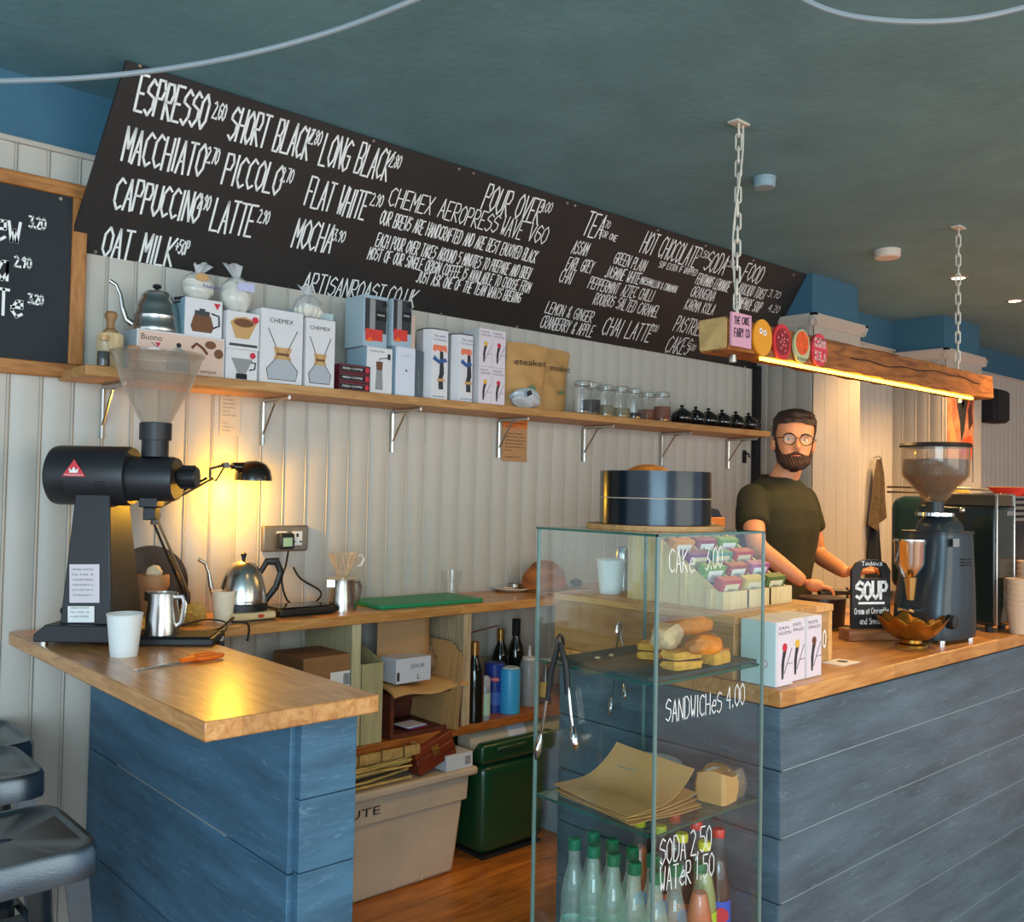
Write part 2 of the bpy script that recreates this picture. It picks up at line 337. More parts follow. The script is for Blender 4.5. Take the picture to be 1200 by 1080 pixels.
# ================================================================ SIGN BOARD ON THE WALL
bd = thing('menu_board', 'long black chalkboard drinks menu leaning out from wall to ceiling', 'menu board', (.93, 2.985, 2.08))
BB = mat('blackboard', '262321', .55, var=.25, vs=3, bump=.15, bs=40); BE = mat('board_edge', '4a4038', .7)
p0, p1 = K(105, 298, y=2.985), K(880, 432, y=2.985); q0, q1 = K(160, 70, z=2.575), K(938, 320, z=2.575)
Ob = bd.location
Bx = [V((.875, 2.985, 2.083)), V((4.5, 2.985, 2.083)), V((4.69, 2.68, 2.575)), V((.925, 2.68, 2.575))]
uB = X.copy(); vB = (V((0, 2.68, 2.575))-V((0, 2.985, 2.083))).normalized(); nB = uB.cross(vB)
g = G(); vs = [p-Ob for p in Bx]+[p-Ob-nB*.012 for p in Bx]
g.add(vs, [(0, 1, 2, 3), (7, 6, 5, 4), (0, 4, 5, 1), (1, 5, 6, 2), (2, 6, 7, 3), (3, 7, 4, 0)]); ob('panel', g, BB, bd, smooth=False)
def KB(u, v):                               # point on the leaning board
    d = fw+RT*((u-600)/F)-UP*((v-540)/F); return CAM+d*((Bx[0]-CAM).dot(nB)/d.dot(nB))
def bl(s, ax, ay, bx, by, hpx, wt=.0045):
    A, B = KB(ax, ay), KB(bx, by)
    T = A+vB*.1; dz = (T-CAM).dot(fw); p = 540-F*(T-CAM).dot(UP)/dz; k = (ay-p)/.1
    return stroke(bd, 'lettering', s, CHALK, A-Ob, B-Ob, vB, hpx/k, wt)
for a in (('ESPRESSO', 157, 130, 238, 152, 42, .0075), ('2.60', 248, 138, 262, 142, 19, .0045), ('SHORT BLACK', 266, 162, 359, 187, 38, .007), ('2.80', 361, 168, 374, 171, 17, .004),
          ('LONG BLACK', 373, 192, 452, 212, 36, .0065), ('2.80', 455, 195, 467, 198, 15, .004), ('MACCHIATO', 142, 188, 235, 207, 39, .007), ('2.70', 240, 190, 254, 193, 18, .0045),
          ('PICCOLO', 259, 215, 325, 229, 35, .007), ('2.70', 328, 212, 341, 215, 16, .004), ('FLAT WHITE', 356, 240, 425, 258, 33, .0065), ('2.90', 433, 240, 446, 243, 14, .004),
          ('CAPPUCCINO', 132, 243, 230, 262, 36, .007), ('2.90', 231, 244, 244, 247, 17, .0045), ('LATTE', 245, 270, 293, 277, 37, .007), ('2.90', 301, 260, 313, 263, 15, .004),
          ('MOCHA', 341, 289, 385, 297, 33, .0065), ('3.90', 389, 281, 402, 284, 13, .004), ('OAT MILK', 118, 300, 200, 312, 34, .007), ("+50P", 204, 296, 219, 299, 16, .0045),
          ('POUR OVER', 563, 245, 629, 263, 29, .006), ('4.00', 632, 247, 644, 250, 12, .0035), ('CHEMEX', 454, 240, 503, 252, 21, .0045), ('AEROPRESS', 512, 254, 580, 273, 21, .0045), ('WAVE', 585, 274, 609, 280, 21, .0045), ('V60', 617, 281, 637, 287, 20, .0045),
          ('OUR BREWS ARE HANDCRAFTED AND ARE BEST ENJOYED BLACK', 444, 262, 626, 308, 16, .0042), ('EACH POUR OVER TAKES AROUND 5 MINUTES TO PREPARE AND BREW', 439, 288, 619, 327, 15, .0042),
          ('MOST OF OUR SINGLE ORIGIN COFFEE IS AVAILABLE TO CHOOSE FROM', 430, 303, 619, 343, 14, .0042), ('JUST ASK ONE OF THE TEAM WHATS BREWING', 487, 330, 608, 355, 13, .0042),
          ('ARTISANROAST.CO.UK', 353, 341, 484, 360, 22, .005), ('TEA', 681, 275, 702, 280, 27, .006), ('2.70', 703, 265, 713, 268, 8, .003), ('FOR ONE', 702, 276, 721, 283, 7, .003),
          ('ASSAM', 669, 296, 686, 300, 15, .004), ('EARL GREY', 662, 315, 692, 320, 14, .004), ('CHAI', 654, 330, 668, 333, 15, .004), ('GREEN PLAIN', 718, 308, 754, 318, 13, .004),
          ('JASMINE WHITE', 708, 324, 747, 333, 13, .004), ('PEPPERMINT', 688, 337, 722, 345, 13, .004), ('AZTEC CHILLI', 727, 346, 763, 353, 13, .004), ('ROOIBOS', 694, 356, 717, 360, 13, .004), ('SALTED CARAMEL', 721, 361, 769, 372, 13, .004),
          ('LEMON & GINGER', 638, 366, 692, 378, 13, .004), ('CRANBERRY & APPLE', 632, 383, 692, 395, 14, .004), ('HOT CHOCOLATE', 749, 295, 813, 313, 24, .0055), ('3.50', 818, 300, 828, 303, 8, .003),
          ('50P EXTRA IF WHIPPED', 771, 313, 815, 323, 7, .003), ('MARSHMALLOW & CINNAMON', 749, 332, 791, 343, 8, .003), ('SODA', 823, 316, 846, 322, 22, .0055), ('2.50', 848, 311, 858, 314, 8, .003), ('FOOD', 868, 327, 889, 332, 19, .0055),
          ('FENTIMANS LEMONADE', 814, 332, 852, 342, 12, .004), ('ORANGINA', 808, 347, 835, 353, 12, .004), ('KARMA KOLA', 801, 362, 834, 369, 12, .004), ('AVOCADO TOAST', 863, 343, 894, 351, 12, .004), ('3.70', 899, 347, 912, 350, 8, .003),
          ('HOMEMADE SOUP', 860, 359, 889, 366, 12, .004), ('4.20', 899, 364, 911, 367, 8, .003), ('CHAI LATTE', 704, 391, 759, 401, 20, .0055), ('3.00', 761, 387, 769, 389, 8, .003), ('PASTRIES', 788, 387, 821, 394, 17, .005), ('CAKES', 778, 412, 804, 416, 19, .005), ('3.00', 805, 409, 813, 411, 7, .003)):
    bl(*a)
SCR = mat('screw_metal', 'b9b2a2', .35, .9)
for u, v in ((164, 77), (112, 295), (438, 165), (538, 198), (555, 203), (665, 238), (674, 241), (771, 270), (827, 288), (883, 305), (930, 322), (517, 368), (606, 383), (740, 408), (873, 430)):
    p = KB(u, v)-Ob; m = Matrix.Translation(p+nB*.0005) @ nB.to_track_quat('Z', 'Y').to_matrix().to_4x4()
    ob('screw', G().cyl(.006, 0, .003, 10, m=m, r2=.004), SCR, bd)
# small framed chalkboard at far left
fb = thing('framed_chalkboard', 'oak framed chalkboard hanging on the boarded wall at far left', 'chalkboard', (.15, 2.975, 1.694))
FRW = wood('frame_oak', '9a5f2b', 'bd7f42', 'z', .5, 6); FRX = wood('frame_oak_x', '9a5f2b', 'bd7f42', 'x', .5, 6)
ob('panel', G().box(.03, .74, -.012, .0, .03, .555), mat('slate_board', '23282c', .75, var=.3, vs=5, bump=.3, bs=90), fb, smooth=False)
ob('frame_rail', G().box(0, .77, -.022, .004, 0, .042), FRX, fb, bevel=.003); ob('frame_rail', G().box(0, .77, -.022, .004, .543, .585), FRX, fb, bevel=.003)
ob('frame_stile', G().box(.728, .77, -.022, .004, .042, .543), FRW, fb, bevel=.003); ob('frame_stile', G().box(0, .042, -.022, .004, .042, .543), FRW, fb, bevel=.003)
def fbl(s, ax, ay, bx, by, hpx, wt):
    A, B = K(ax, ay, y=2.963), K(bx, by, y=2.963); hh = hpx*((A-CAM).dot(fw))/F
    stroke(fb, 'lettering', s, CHALK, A-fb.location, B-fb.location, Z, hh, wt, off=.0012)
for a in (('cold brew', -130, 265, 23, 284, 40, .008), ('3.20', 34, 266, 53, 269, 13, .005), ('mocha', -70, 318, 8, 329, 36, .008), ('2.90', 17, 312, 36, 315, 12, .005), ('iced laTTe', -120, 350, 25, 372, 32, .008), ('3.20', 33, 355, 50, 357, 11, .005)):
    fbl(*a)
for px, py in ((71, 233), (64, 428)): 
    p = K(px, py, y=2.963)-fb.location; ob('screw', G().cyl(.005, 0, .003, 10, m=Matrix.Translation(p) @ Matrix.Rotation(PI/2, 4, 'X')), SCR, fb)
# ================================================================ UPPER SHELF
us = thing('wall_shelf', 'long pale wooden wall shelf holding boxes, jars and teapots', 'shelf', (.86, 2.74, 1.685))
ob('board', G().box(0, 3.44, 0, .245, 0, .03), SHELFW, us, bevel=.003)
for px in (123, 312, 464, 589, 689, 780, 858):
    xx = K(px, 480, y=2.95)[0]-.86
    b = ob('bracket', G().tube([(xx, .05, -.005), (xx, .225, -.005), (xx, .235, -.02), (xx, .235, -.165)], .0055, 8, flat=2).tube([(xx, .07, -.008), (xx, .15, -.02), (xx, .233, -.13)], .004, 8), STEEL, us)
# wall papers
PNOTE = mat('aged_paper', 'cdbfa8', .8); ORN = mat('orange_print', 'd9772f', .7)
def note(name, label, u0, v0, u1, v1, m, lines, head=None, col=INK):
    A = K(u0, v1, y=2.982); B = K(u1, v1, y=2.982); T = K(u0, v0, y=2.982); wd, h = B[0]-A[0], T[2]-A[2]
    o = ob(name, G().box(0, wd, 0, .0012, 0, h), m, None, (A[0], 2.981, A[2]), smooth=False); tag(o, label, 'notice')
    if head: patch(o, 'header', head, R4(0, wd, h*.78, h))
    n = len(lines)
    for i, s in enumerate(lines): 
        if s: ftext(o, 'printing', s, col, (wd*.1, -.0012, h*(.9-.86*i/n)-h*.03), X, Z, h*.35/n, min(wd*.8, wd*.8*len(s)/12))
note('price_note', 'pale handwritten list taped to the wall below the shelf left', 257, 457, 281, 510, PNOTE, ['PLEASE', 'COLUMBIA', 'DECAF BAG', 'GUATEMALA', 'HOUSE', 'FILTER 250', '', 'MUGS', 'CLEAN UP', 'THANKS'], None, GREYINK)
note('notice_card', 'brown notice card with orange heading pinned under the shelf', 588, 489, 617, 540, mat('brown_note', 'b98a5c', .8), ['CLOSING TIMES', 'NOTICE', '', 'if you have', 'take away cups', 'please return', 'and recycle', 'them with us', 'here', '', 'THANK YOU'], ORN)
# sockets
sk = thing('wall_socket', 'grey metal double socket with plug on the lamp-lit wall', 'socket', (1.53, 2.985, 1.155))
ob('plate', G().box(0, .175, -.02, 0, 0, .09), mat('grey_metal', '8a8275', .4, .6), sk, bevel=.006)
for a in (.07, .13): ob('outlet', G().box(a-.02, a+.02, -.023, -.02, .02, .07), WHITE, sk, bevel=.002)
ob('pins', G().box(.126, .134, -.0245, -.023, .05, .062).box(.113, .121, -.0245, -.023, .03, .036).box(.139, .147, -.0245, -.023, .03, .036), INK, sk, kind='stuff')
pl = ob('plug', G().box(.045, .1, -.06, -.0235, .01, .065), BLACK, sk, bevel=.006); patch(pl, 'sticker', mat('pale_green', 'a9c9a0', .6), R4(.055, .09, .02, .05), o=(0, -.06, 0))
tag(ob('light_switch', G().box(0, .012, 0, .085, 0, .085), WHITE, None, (6.155, 2.74, 1.44), bevel=.003), 'small white switch on the side of the far pillar', 'switch')
# ================================================================ THINGS ON THE UPPER SHELF
SY = 2.775                               # front line of things on the shelf
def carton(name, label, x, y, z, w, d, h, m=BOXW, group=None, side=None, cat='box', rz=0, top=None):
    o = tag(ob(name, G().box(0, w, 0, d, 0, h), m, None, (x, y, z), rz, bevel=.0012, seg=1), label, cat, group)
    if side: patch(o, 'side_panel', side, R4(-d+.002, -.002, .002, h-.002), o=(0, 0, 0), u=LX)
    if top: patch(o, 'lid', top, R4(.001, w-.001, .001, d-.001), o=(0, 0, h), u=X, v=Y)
    return o
def tri_logo(o, x, z, s, m=RED, up=False): patch(o, 'logo', m, [(x-s, z+s*.8), (x, z-s), (x+s, z+s*.8)] if not up else [(x-s, z-s), (x+s, z-s), (x, z+s)], off=.0011)
BROWN = mat('coffee_brown', '6d3f1f', .5); TAN = mat('tan_print', 'c79a62', .6); PINKISH = mat('pale_pink_print', 'd9b9a6', .6); DGREY = mat('dark_grey_print', '3a3a3e', .6); MGREY = mat('mid_grey_print', '8c8c8c', .5)
# --- wooden canister, tampers, spice jar
c = thing('wooden_canister', 'round wooden canister at the left end of the wall shelf', 'canister', (.955, 2.83, ST))
ob('body', G().lathe([(0, 0), (.036, 0), (.037, .004), (.037, .1), (.034, .106), (0, .106)], 28), PALEW, c)
t_ = thing('wooden_tamper', 'turned wooden tamper standing on top of the round canister', 'tamper', (.955, 2.83, ST+.1065))
ob('handle', G().lathe([(0, 0), (.02, 0), (.021, .008), (.011, .016), (.01, .035), (.017, .048), (.018, .058), (.012, .066), (0, .068)], 24), wood('turned_wood', '8a6238', 'a87c4a', 'z', .5, 8), t_)
t_ = thing('wooden_tamper', 'small orange-brown wooden tamper in front of the kettle carton', 'tamper', (1.0, 2.765, ST))
ob('handle', G().lathe([(0, 0), (.016, 0), (.017, .022), (.01, .03), (.016, .045), (.02, .058), (.014, .07), (0, .073)], 24), wood('turned_orange', 'a9672e', 'cf8f4d', 'z', .5, 8), t_)
c = thing('spice_jar', 'small corked glass jar of dark pepper at shelf end', 'jar', (.918, 2.772, ST))
ob('glass', G().lathe([(0, 0), (.018, 0), (.019, .004), (.019, .055), (.012, .068), (.012, .082), (.0115, .082), (.011, .067), (.017, .053), (.017, .004), (0, .003)], 20), CLEAR, c)
ob('contents', G().lathe([(0, .004), (.0165, .004), (.0165, .045), (0, .047)], 18), mat('pepper', '2b2320', .9, var=.6, vs=120, bump=.6, bs=300), c); ob('cork', G().lathe([(0, .076), (.011, .076), (.012, .092), (0, .092)], 16), TAN, c)
# --- kettle carton + kettle
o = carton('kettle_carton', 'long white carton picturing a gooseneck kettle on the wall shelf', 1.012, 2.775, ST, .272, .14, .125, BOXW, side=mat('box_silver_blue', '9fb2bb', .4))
patch(o, 'picture', PINKISH, R4(.004, .268, .004, .121)); ftext(o, 'printing', 'Buono', INK, (.012, 0, .095), X, Z, .018, .062); tri_logo(o, .062, .083, .008)
def kettle_print(o, cx, z0, s):
    patch(o, 'picture_kettle', MGREY, [(cx-.5*s, z0), (cx-.46*s, z0+.35*s), (cx-.32*s, z0+.75*s), (cx-.1*s, z0+.9*s), (cx+.1*s, z0+.9*s), (cx+.32*s, z0+.75*s), (cx+.46*s, z0+.35*s), (cx+.5*s, z0)], off=.0012)
    ob('picture_spout', G().tube([(cx-.46*s, -.001, z0+.2*s), (cx-.75*s, -.001, z0+.35*s), (cx-.85*s, -.001, z0+.85*s), (cx-1.05*s, -.001, z0+.98*s)], .002, 6), MGREY, o)
    patch(o, 'picture_knob', INK, circ(cx, z0+1.0*s, .1*s, 12), off=.0012)
kettle_print(o, .125, .01, .078); ob('picture_handle', G().tube([(.165, -.001, .085), (.18, -.001, .1), (.2, -.001, .088), (.215, -.001, .07)], .0045, 6), BROWN, o)
patch(o, 'picture_coffee', BROWN, circ(.225, .1, .018, 16, .7), off=.0012); patch(o, 'picture_coffee', BROWN, circ(.252, .075, .015, 16, 1), off=.0012); ftext(o, 'printing', 'unique', INK, (.195, 0, .012), X, Z, .012, .05)
def gooseneck(name, label, loc, rz, s, ribs, H, elec=False):
    k = thing(name, label, 'kettle', loc, rz)
    if ribs: pr = [(0, 0), (.068, 0), (.07, .004), (.07, .014), (.066, .02), (.066, .028), (.064, .034), (.066, .042), (.062, .052), (.058, .06), (.058, .068), (.052, .08), (.045, .088), (.044, .096), (.034, .104), (.03, .106), (0, .107)]
    else: pr = [(0, 0), (.066, 0), (.068, .008), (.067, .03), (.062, .055), (.054, .08), (.042, .1), (.03, .11), (.012, .117), (0, .118)]
    pr = [(a*s, b*s) for a, b in pr]; ob('body', G().lathe(pr, 40), STEEL, k)
    zt = pr[-1][1]; ob('lid_knob', G().lathe([(0, zt), (.006, zt), (.006, zt+.006), (.013 if ribs else .008, zt+.01), (.012 if ribs else .009, zt+.016), (0, zt+.02)], 16), BLACK, k)
    ob('spout', G().tube([(-.06*s, 0, .018*s), (-.082*s, 0, .03*s), (-.094*s, 0, .06*s), (-.1*s, 0, .09*s), (-.112*s, 0, .113*s), (-.13*s, 0, .122*s)], [.009, .0085, .007, .0055, .005, .0055], 12), STEEL, k)
    if ribs: hp = [(.05*s, 0, .09*s), (.075*s, 0, .094*s), (.085*s, 0, .07*s), (.082*s, 0, .03*s), (.078*s, 0, .015*s)]
    else: hp = [(.05*s, 0, .085*s), (.07*s, 0, .112*s), (.1*s, 0, .112*s), (.115*s, 0, .085*s), (.1*s, 0, .05*s), (.075*s, 0, .025*s), (.066*s, 0, .012*s)]
    ob('handle', G().tube(hp, [.006, .008, .009, .009, .008, .007, .006][:len(hp)], 10, flat=1.3), BLACK, k); return k
gooseneck('gooseneck_kettle', 'ribbed steel gooseneck kettle standing on the long kettle carton', (1.095, 2.85, ST+.1255), -.3, 1.02, True, .1).scale = (1, 1, 1.2)
# --- server carton, dripper cartons
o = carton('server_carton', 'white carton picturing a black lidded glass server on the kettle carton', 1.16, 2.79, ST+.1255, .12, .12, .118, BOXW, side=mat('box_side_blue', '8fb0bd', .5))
patch(o, 'picture_server', BROWN, [(.025, .014), (.085, .014), (.092, .03), (.082, .065), (.028, .065), (.018, .03)], off=.0011); patch(o, 'picture_lid', DGREY, R4(.03, .078, .065, .08), off=.0011); patch(o, 'picture_knob', DGREY, R4(.045, .063, .08, .087), off=.0011)
ob('picture_handle', G().tube([(.085, -.001, .075), (.108, -.001, .07), (.11, -.001, .04), (.09, -.001, .03)], .003, 6), DGREY, o); tri_logo(o, .102, .1, .011)
o = carton('dripper_carton', 'white carton picturing a brown coffee filter cone, upper of two', 1.288, 2.775, ST+.0985, .112, .115, .12, BOXW)
patch(o, 'picture_filter', TAN, [(.03, .035), (.075, .035), (.1, .085), (.09, .098), (.06, .105), (.03, .1), (.012, .085)], off=.0011); patch(o, 'picture_coffee', BROWN, circ(.057, .085, .034, 18, .4), off=.0014); patch(o, 'picture_base', DGREY, R4(.01, .105, .01, .018), off=.0011); patch(o, 'logo', RED, circ(.096, .098, .011, 14), off=.0016)
o = carton('dripper_carton', 'small white carton picturing a clear dripper, below the filter carton', 1.288, 2.775, ST, .108, .11, .098, BOXW)
patch(o, 'picture_dripper', MGREY, [(.042, .02), (.066, .02), (.09, .07), (.018, .07)], off=.0011); patch(o, 'picture_coffee', BLACKM, R4(.035, .072, .005, .022), off=.0013); ob('picture_handle', G().tube([(.085, -.001, .06), (.1, -.001, .06), (.098, -.001, .04), (.08, -.001, .035)], .0025, 6), INK, o); patch(o, 'logo', RED, circ(.09, .082, .01, 14), off=.0016)
# --- bags with filters
BAGP = glass('clear_bag', 'f4f6f8', .12, .1); FILT = mat('filter_paper', 'e4dccb', .8, var=.1, vs=30, bump=.6, bs=60)
def filter_bag(label, x, y, z, r, kind, seed):
    b = thing('filter_bag', label, 'bag', (x, y, z), 0, None); n = 28
    if kind == 'shell':
        g = G()
        def fn(a, bb):
            th = 2*PI*a; q = PI*bb; rr = r*(1+.07*math.cos(14*th))*math.sin(q); return (rr*math.cos(th), rr*.8*math.sin(th), r*.62*(1-math.cos(q)))
        g.sheet(fn, 112, 10); ob('filters', g, FILT, b)
    else:
        ob('filters', G().blob((0, 0, r*.85), r*.94, 1, .75, .9, .05, seed, 40, 20), FILT, b)
        if kind == 'tan': patch(b, 'label', TAN, circ(0, 0, r*.42, 16, .6), o=(-r*.1, -r*.74, r*1.35), off=.001); ftext(b, 'printing', 'Natura', mat('blue_print', '32358c', .6), (-r*.05, -r*.83, r*.75), X, Z, r*.22, r*1.1)
        else: patch(b, 'label', mat('lilac_label', 'b9bcd9', .6), R4(-r*.5, r*.5, -r*.2, r*.22), o=(.01, -r*.84, r*1.2), off=.002)
    ob('wrapper', G().blob((0, 0, r*.86), r, 1, .8, .92, .05, seed+1, 26, 14), BAGP, b)
    g = G()
    def tw(a, bb):
        th = 2*PI*a; rr = r*(.16+.38*bb*(1+.35*math.sin(5*th+seed))); return (rr*math.cos(th)+r*.25*bb*(1 if seed % 2 else -1), rr*.5*math.sin(th), r*1.65+r*.65*bb*(1+.15*math.sin(3*th)))
    g.sheet(tw, 30, 5); ob('twisted_top', g, glass('bag_top', 'dfe6ea', .15, .3), b); return b
filter_bag('bag of white filter papers with purple print on the server carton', 1.225, 2.85, ST+.2445, .052, 'tan', 3)
filter_bag('knotted clear bag of filters with lilac label beside the purple-printed bag', 1.345, 2.83, ST+.2195, .055, 'lab', 6).scale = (1, 1, 1.22)
o = carton('carafe_carton', 'tall white carton picturing a glass carafe, wider of the two', 1.405, 2.775, ST, .152, .15, .243, BOXW, side=PAPER, top=BOXBLUE)
def carafe(o, cx, z0, s, wid=1.):
    GLY = mat('glass_print', 'a8adb2', .4); 
    ob('picture_outline', G().tube([(cx+a*s*wid, -.0012, z0+b*s) for a, b in ((-.32, 1), (-.1, .56), (-.1, .46), (-.34, .2), (-.3, 0), (.3, 0), (.34, .2), (.1, .46), (.1, .56), (.32, 1))], .0013, 5), DGREY, o)
    patch(o, 'picture_glass', GLY, [(cx-.33*s*wid, z0+.2*s), (cx-.28*s*wid, z0), (cx+.28*s*wid, z0), (cx+.33*s*wid, z0+.2*s), (cx+.1*s*wid, z0+.46*s), (cx-.1*s*wid, z0+.46*s)], off=.0008)
    patch(o, 'picture_collar', TAN, [(cx-.2*s*wid, z0+.4*s), (cx+.2*s*wid, z0+.4*s), (cx+.15*s*wid, z0+.5*s), (cx+.2*s*wid, z0+.64*s), (cx-.2*s*wid, z0+.64*s), (cx-.15*s*wid, z0+.5*s)], off=.0016); patch(o, 'picture_tie', BROWN, R4(cx-.14*s*wid, cx+.14*s*wid, z0+.48*s, z0+.53*s), off=.002)
carafe(o, .078, .015, .165); ftext(o, 'printing', 'CHEMEX', INK, (.03, 0, .2), X, Z, .0145, .085)
o = carton('carafe_carton', 'narrow white carton picturing a slim glass carafe beside the wider one', 1.565, 2.77, ST, .112, .12, .233, BOXW, top=DGREY)
carafe(o, .055, .015, .155, .8); ftext(o, 'printing', 'CHEMEX', INK, (.014, 0, .195), X, Z, .0125, .078)
filter_bag('knotted bag of fluted filter papers on the narrow carafe carton', 1.607, 2.835, ST+.2335, .05, 'shell', 8)
o = carton('carafe_carton', 'tall pale carton with sideways lettering behind the narrow carafe carton', 1.6, 2.905, ST, .15, .075, .285, mat('pale_blue_carton', 'b9cdd2', .5))
ftext(o, 'printing', 'CHEMEX', INK, (.135, 0, .2), (0, 0, -1), X, .016, .13)
MAR = mat('maroon_tin', '5c1626', .35); 
for i, pos in enumerate(('bottom', 'middle', 'top')):
    o = carton('coffee_packet', f'flat maroon packet, {pos} of the small stack of three', 1.692, 2.762, ST+i*.0305, .125, .06, .03, MAR, 'maroon packets stacked on the shelf')
    patch(o, 'stripe', BLACKM, R4(.002, .123, .006, .023)); ftext(o, 'printing', 'FRESH COFFEE', PAPER, (.012, 0, .012), X, Z, .007, .08, off=.0014); patch(o, 'logo', RED, circ(.111, .015, .009, 12), off=.0014)
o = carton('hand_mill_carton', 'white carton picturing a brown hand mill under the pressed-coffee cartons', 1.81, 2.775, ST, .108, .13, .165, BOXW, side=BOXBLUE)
patch(o, 'picture_mill', BROWN, [(.04, .085), (.064, .085), (.066, .115), (.038, .115)], off=.0011); patch(o, 'picture_glass', MGREY, [(.036, .015), (.068, .015), (.064, .085), (.04, .085)], off=.0011)
ob('picture_crank', G().tube([(.052, -.001, .118), (.052, -.001, .125), (.09, -.001, .132)], .0017, 6), DGREY, o); patch(o, 'picture_grip', INK, R4(.086, .098, .125, .145), off=.0014); ftext(o, 'printing', 'Ceramic Slim', DGREY, (.012, 0, .148), X, Z, .007, .06)
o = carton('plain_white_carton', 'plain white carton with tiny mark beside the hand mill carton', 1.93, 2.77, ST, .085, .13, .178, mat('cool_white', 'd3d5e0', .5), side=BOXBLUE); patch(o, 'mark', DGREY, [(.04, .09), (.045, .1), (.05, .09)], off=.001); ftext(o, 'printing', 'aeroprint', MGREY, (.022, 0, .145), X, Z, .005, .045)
GB = mat('black_grey_print', '2a2a2f', .4); REDW = mat('red_glow_print', 'd2362c', .5)
for i, (xx, wd, nm) in enumerate(((1.795, .1, 'left'), (1.915, .088, 'right'))):
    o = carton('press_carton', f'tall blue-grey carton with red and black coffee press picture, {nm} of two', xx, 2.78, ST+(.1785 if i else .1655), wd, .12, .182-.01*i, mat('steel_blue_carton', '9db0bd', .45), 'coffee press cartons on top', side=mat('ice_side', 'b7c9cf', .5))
    patch(o, 'picture_back', GB, R4(.006, wd-.004, .05, .17)); patch(o, 'picture_press', MGREY, R4(wd*.25, wd*.48, .05, .168), off=.0011); patch(o, 'picture_band', REDW, R4(.008, wd-.02, .022, .062), off=.0014); patch(o, 'picture_orange', ORANGE, [(.01, .018), (.04, .018), (.03, .035)], off=.0018)
    patch(o, 'badge', BLACKM, circ(wd-.014, .155, .011, 14), off=.0018); patch(o, 'caption', BLACKM, R4(wd*.52, wd-.004, .095, .13), off=.0019); ftext(o, 'printing', 'PRESS', PAPER, (wd*.56, 0, .112), X, Z, .006, wd*.3, off=.003)
carton('tan_carton', 'slim tan carton end showing right of the press cartons', 2.018, 2.82, ST+.1755, .03, .1, .135, PINKISH)
o = carton('dark_carton', 'dark slate-blue slim carton beneath the tan carton', 2.018, 2.79, ST, .05, .12, .175, mat('slate_box', '4d5a62', .5)); ftext(o, 'printing', 'portable mill', MGREY, (.03, 0, .02), Z, -X, .007, .08)
CORAL = mat('coral_print', 'e8795a', .6); NAVY = mat('navy_print', '33568e', .6)
for i, (xx, nm) in enumerate(((2.075, 'left'), (2.208, 'right'))):
    w_, h_ = (.112, .262) if i == 0 else (.1, .258); o = thing('press_tube', f'tall angled white carton with coral awning print, {nm} of the pair', 'box', (xx, 2.775, ST), 0, 'tall angled press cartons')
    hexa = [(0, .03), (.018, 0), (w_-.018, 0), (w_, .03), (w_-.012, .09), (.012, .09)]
    ob('carton', G().prism(hexa, (0, 0, 0), X, Y, h_), BOXW, o); ob('lid', G().prism(hexa, (0, 0, h_+.0005), X, Y, .004), DGREY, o)
    patch(o, 'awning', CORAL, [(.022, .185), (.034, .18), (.045, .186), (.058, .18), (.07, .186), (w_-.022, .18), (w_-.026, .205), (.026, .205)]); patch(o, 'ribbon', NAVY, [(.022, .15), (.05, .135), (w_-.02, .145), (w_-.03, .158), (.05, .15), (.03, .165)], off=.0012)
    patch(o, 'picture_press', GB, [(.052, .04), (.074, .04), (.071, .085), (.076, .1), (.07, .182), (.056, .182), (.055, .1), (.05, .085)], off=.0009); patch(o, 'picture_foot', TAN, R4(.044, .08, .07, .08), off=.0014); ftext(o, 'printing', 'The coffee', NAVY, (.028, 0, .235), X, Z, .008, .055); ftext(o, 'printing', "I'm dreaming", NAVY, (.024, 0, .222), X, Z, .007, .062); ftext(o, 'printing', 'aerobrew', NAVY, (.026, 0, .01), X, Z, .008, .055)
YEL = mat('yellow_print', 'e3b23c', .6)
def parrot(o, w, h, c):
    patch(o, 'picture_body', GB, [(w*.3, h*.12), (w*.4, h*.12), (w*.46, h*.42), (w*.6, h*.6), (w*.52, h*.68), (w*.36, h*.55), (w*.28, h*.35)], off=.001); patch(o, 'picture_head', c, circ(w*.47, h*.63, w*.14, 12), off=.0014)
    ob('picture_twig', G().tube([(w*.45, -.001, h*.2), (w*.7, -.001, h*.42), (w*.9, -.001, h*.6)], .0009, 5).tube([(w*.62, -.001, h*.35), (w*.95, -.001, h*.36)], .0008, 5), GB, o)
def coffee_box(label, x, y, z, c, l1, l2, group, w=.068, d=.1, h=.148):
    o = carton('coffee_carton', label, x, y, z, w, d, h, BOXW, group); patch(o, 'face', mat('pinkish_white', 'e2d3da', .55), R4(.003, w-.003, .003, h-.003)); parrot(o, w, h*.95, c)
    ftext(o, 'printing', l1, INK, (w*.1, 0, h*.88), X, Z, h*.05, w*.6); ftext(o, 'printing', l2, INK, (w*.1, 0, h*.8), X, Z, h*.05, w*.75); return o
for i, (zz_, row) in enumerate(((ST, 'lower'), (ST+.1485, 'upper'))):
    for j, (xx, cc, col) in enumerate(((2.322, YEL, 'yellow'), (2.391, RED, 'red'))):
        coffee_box(f'white coffee carton with {col}-headed bird, {row} row on the wall shelf', xx, 2.775, zz_, cc, 'MONTE', 'URALES' if j == 0 else 'AGUSTIN', 'bird coffee cartons on the shelf')
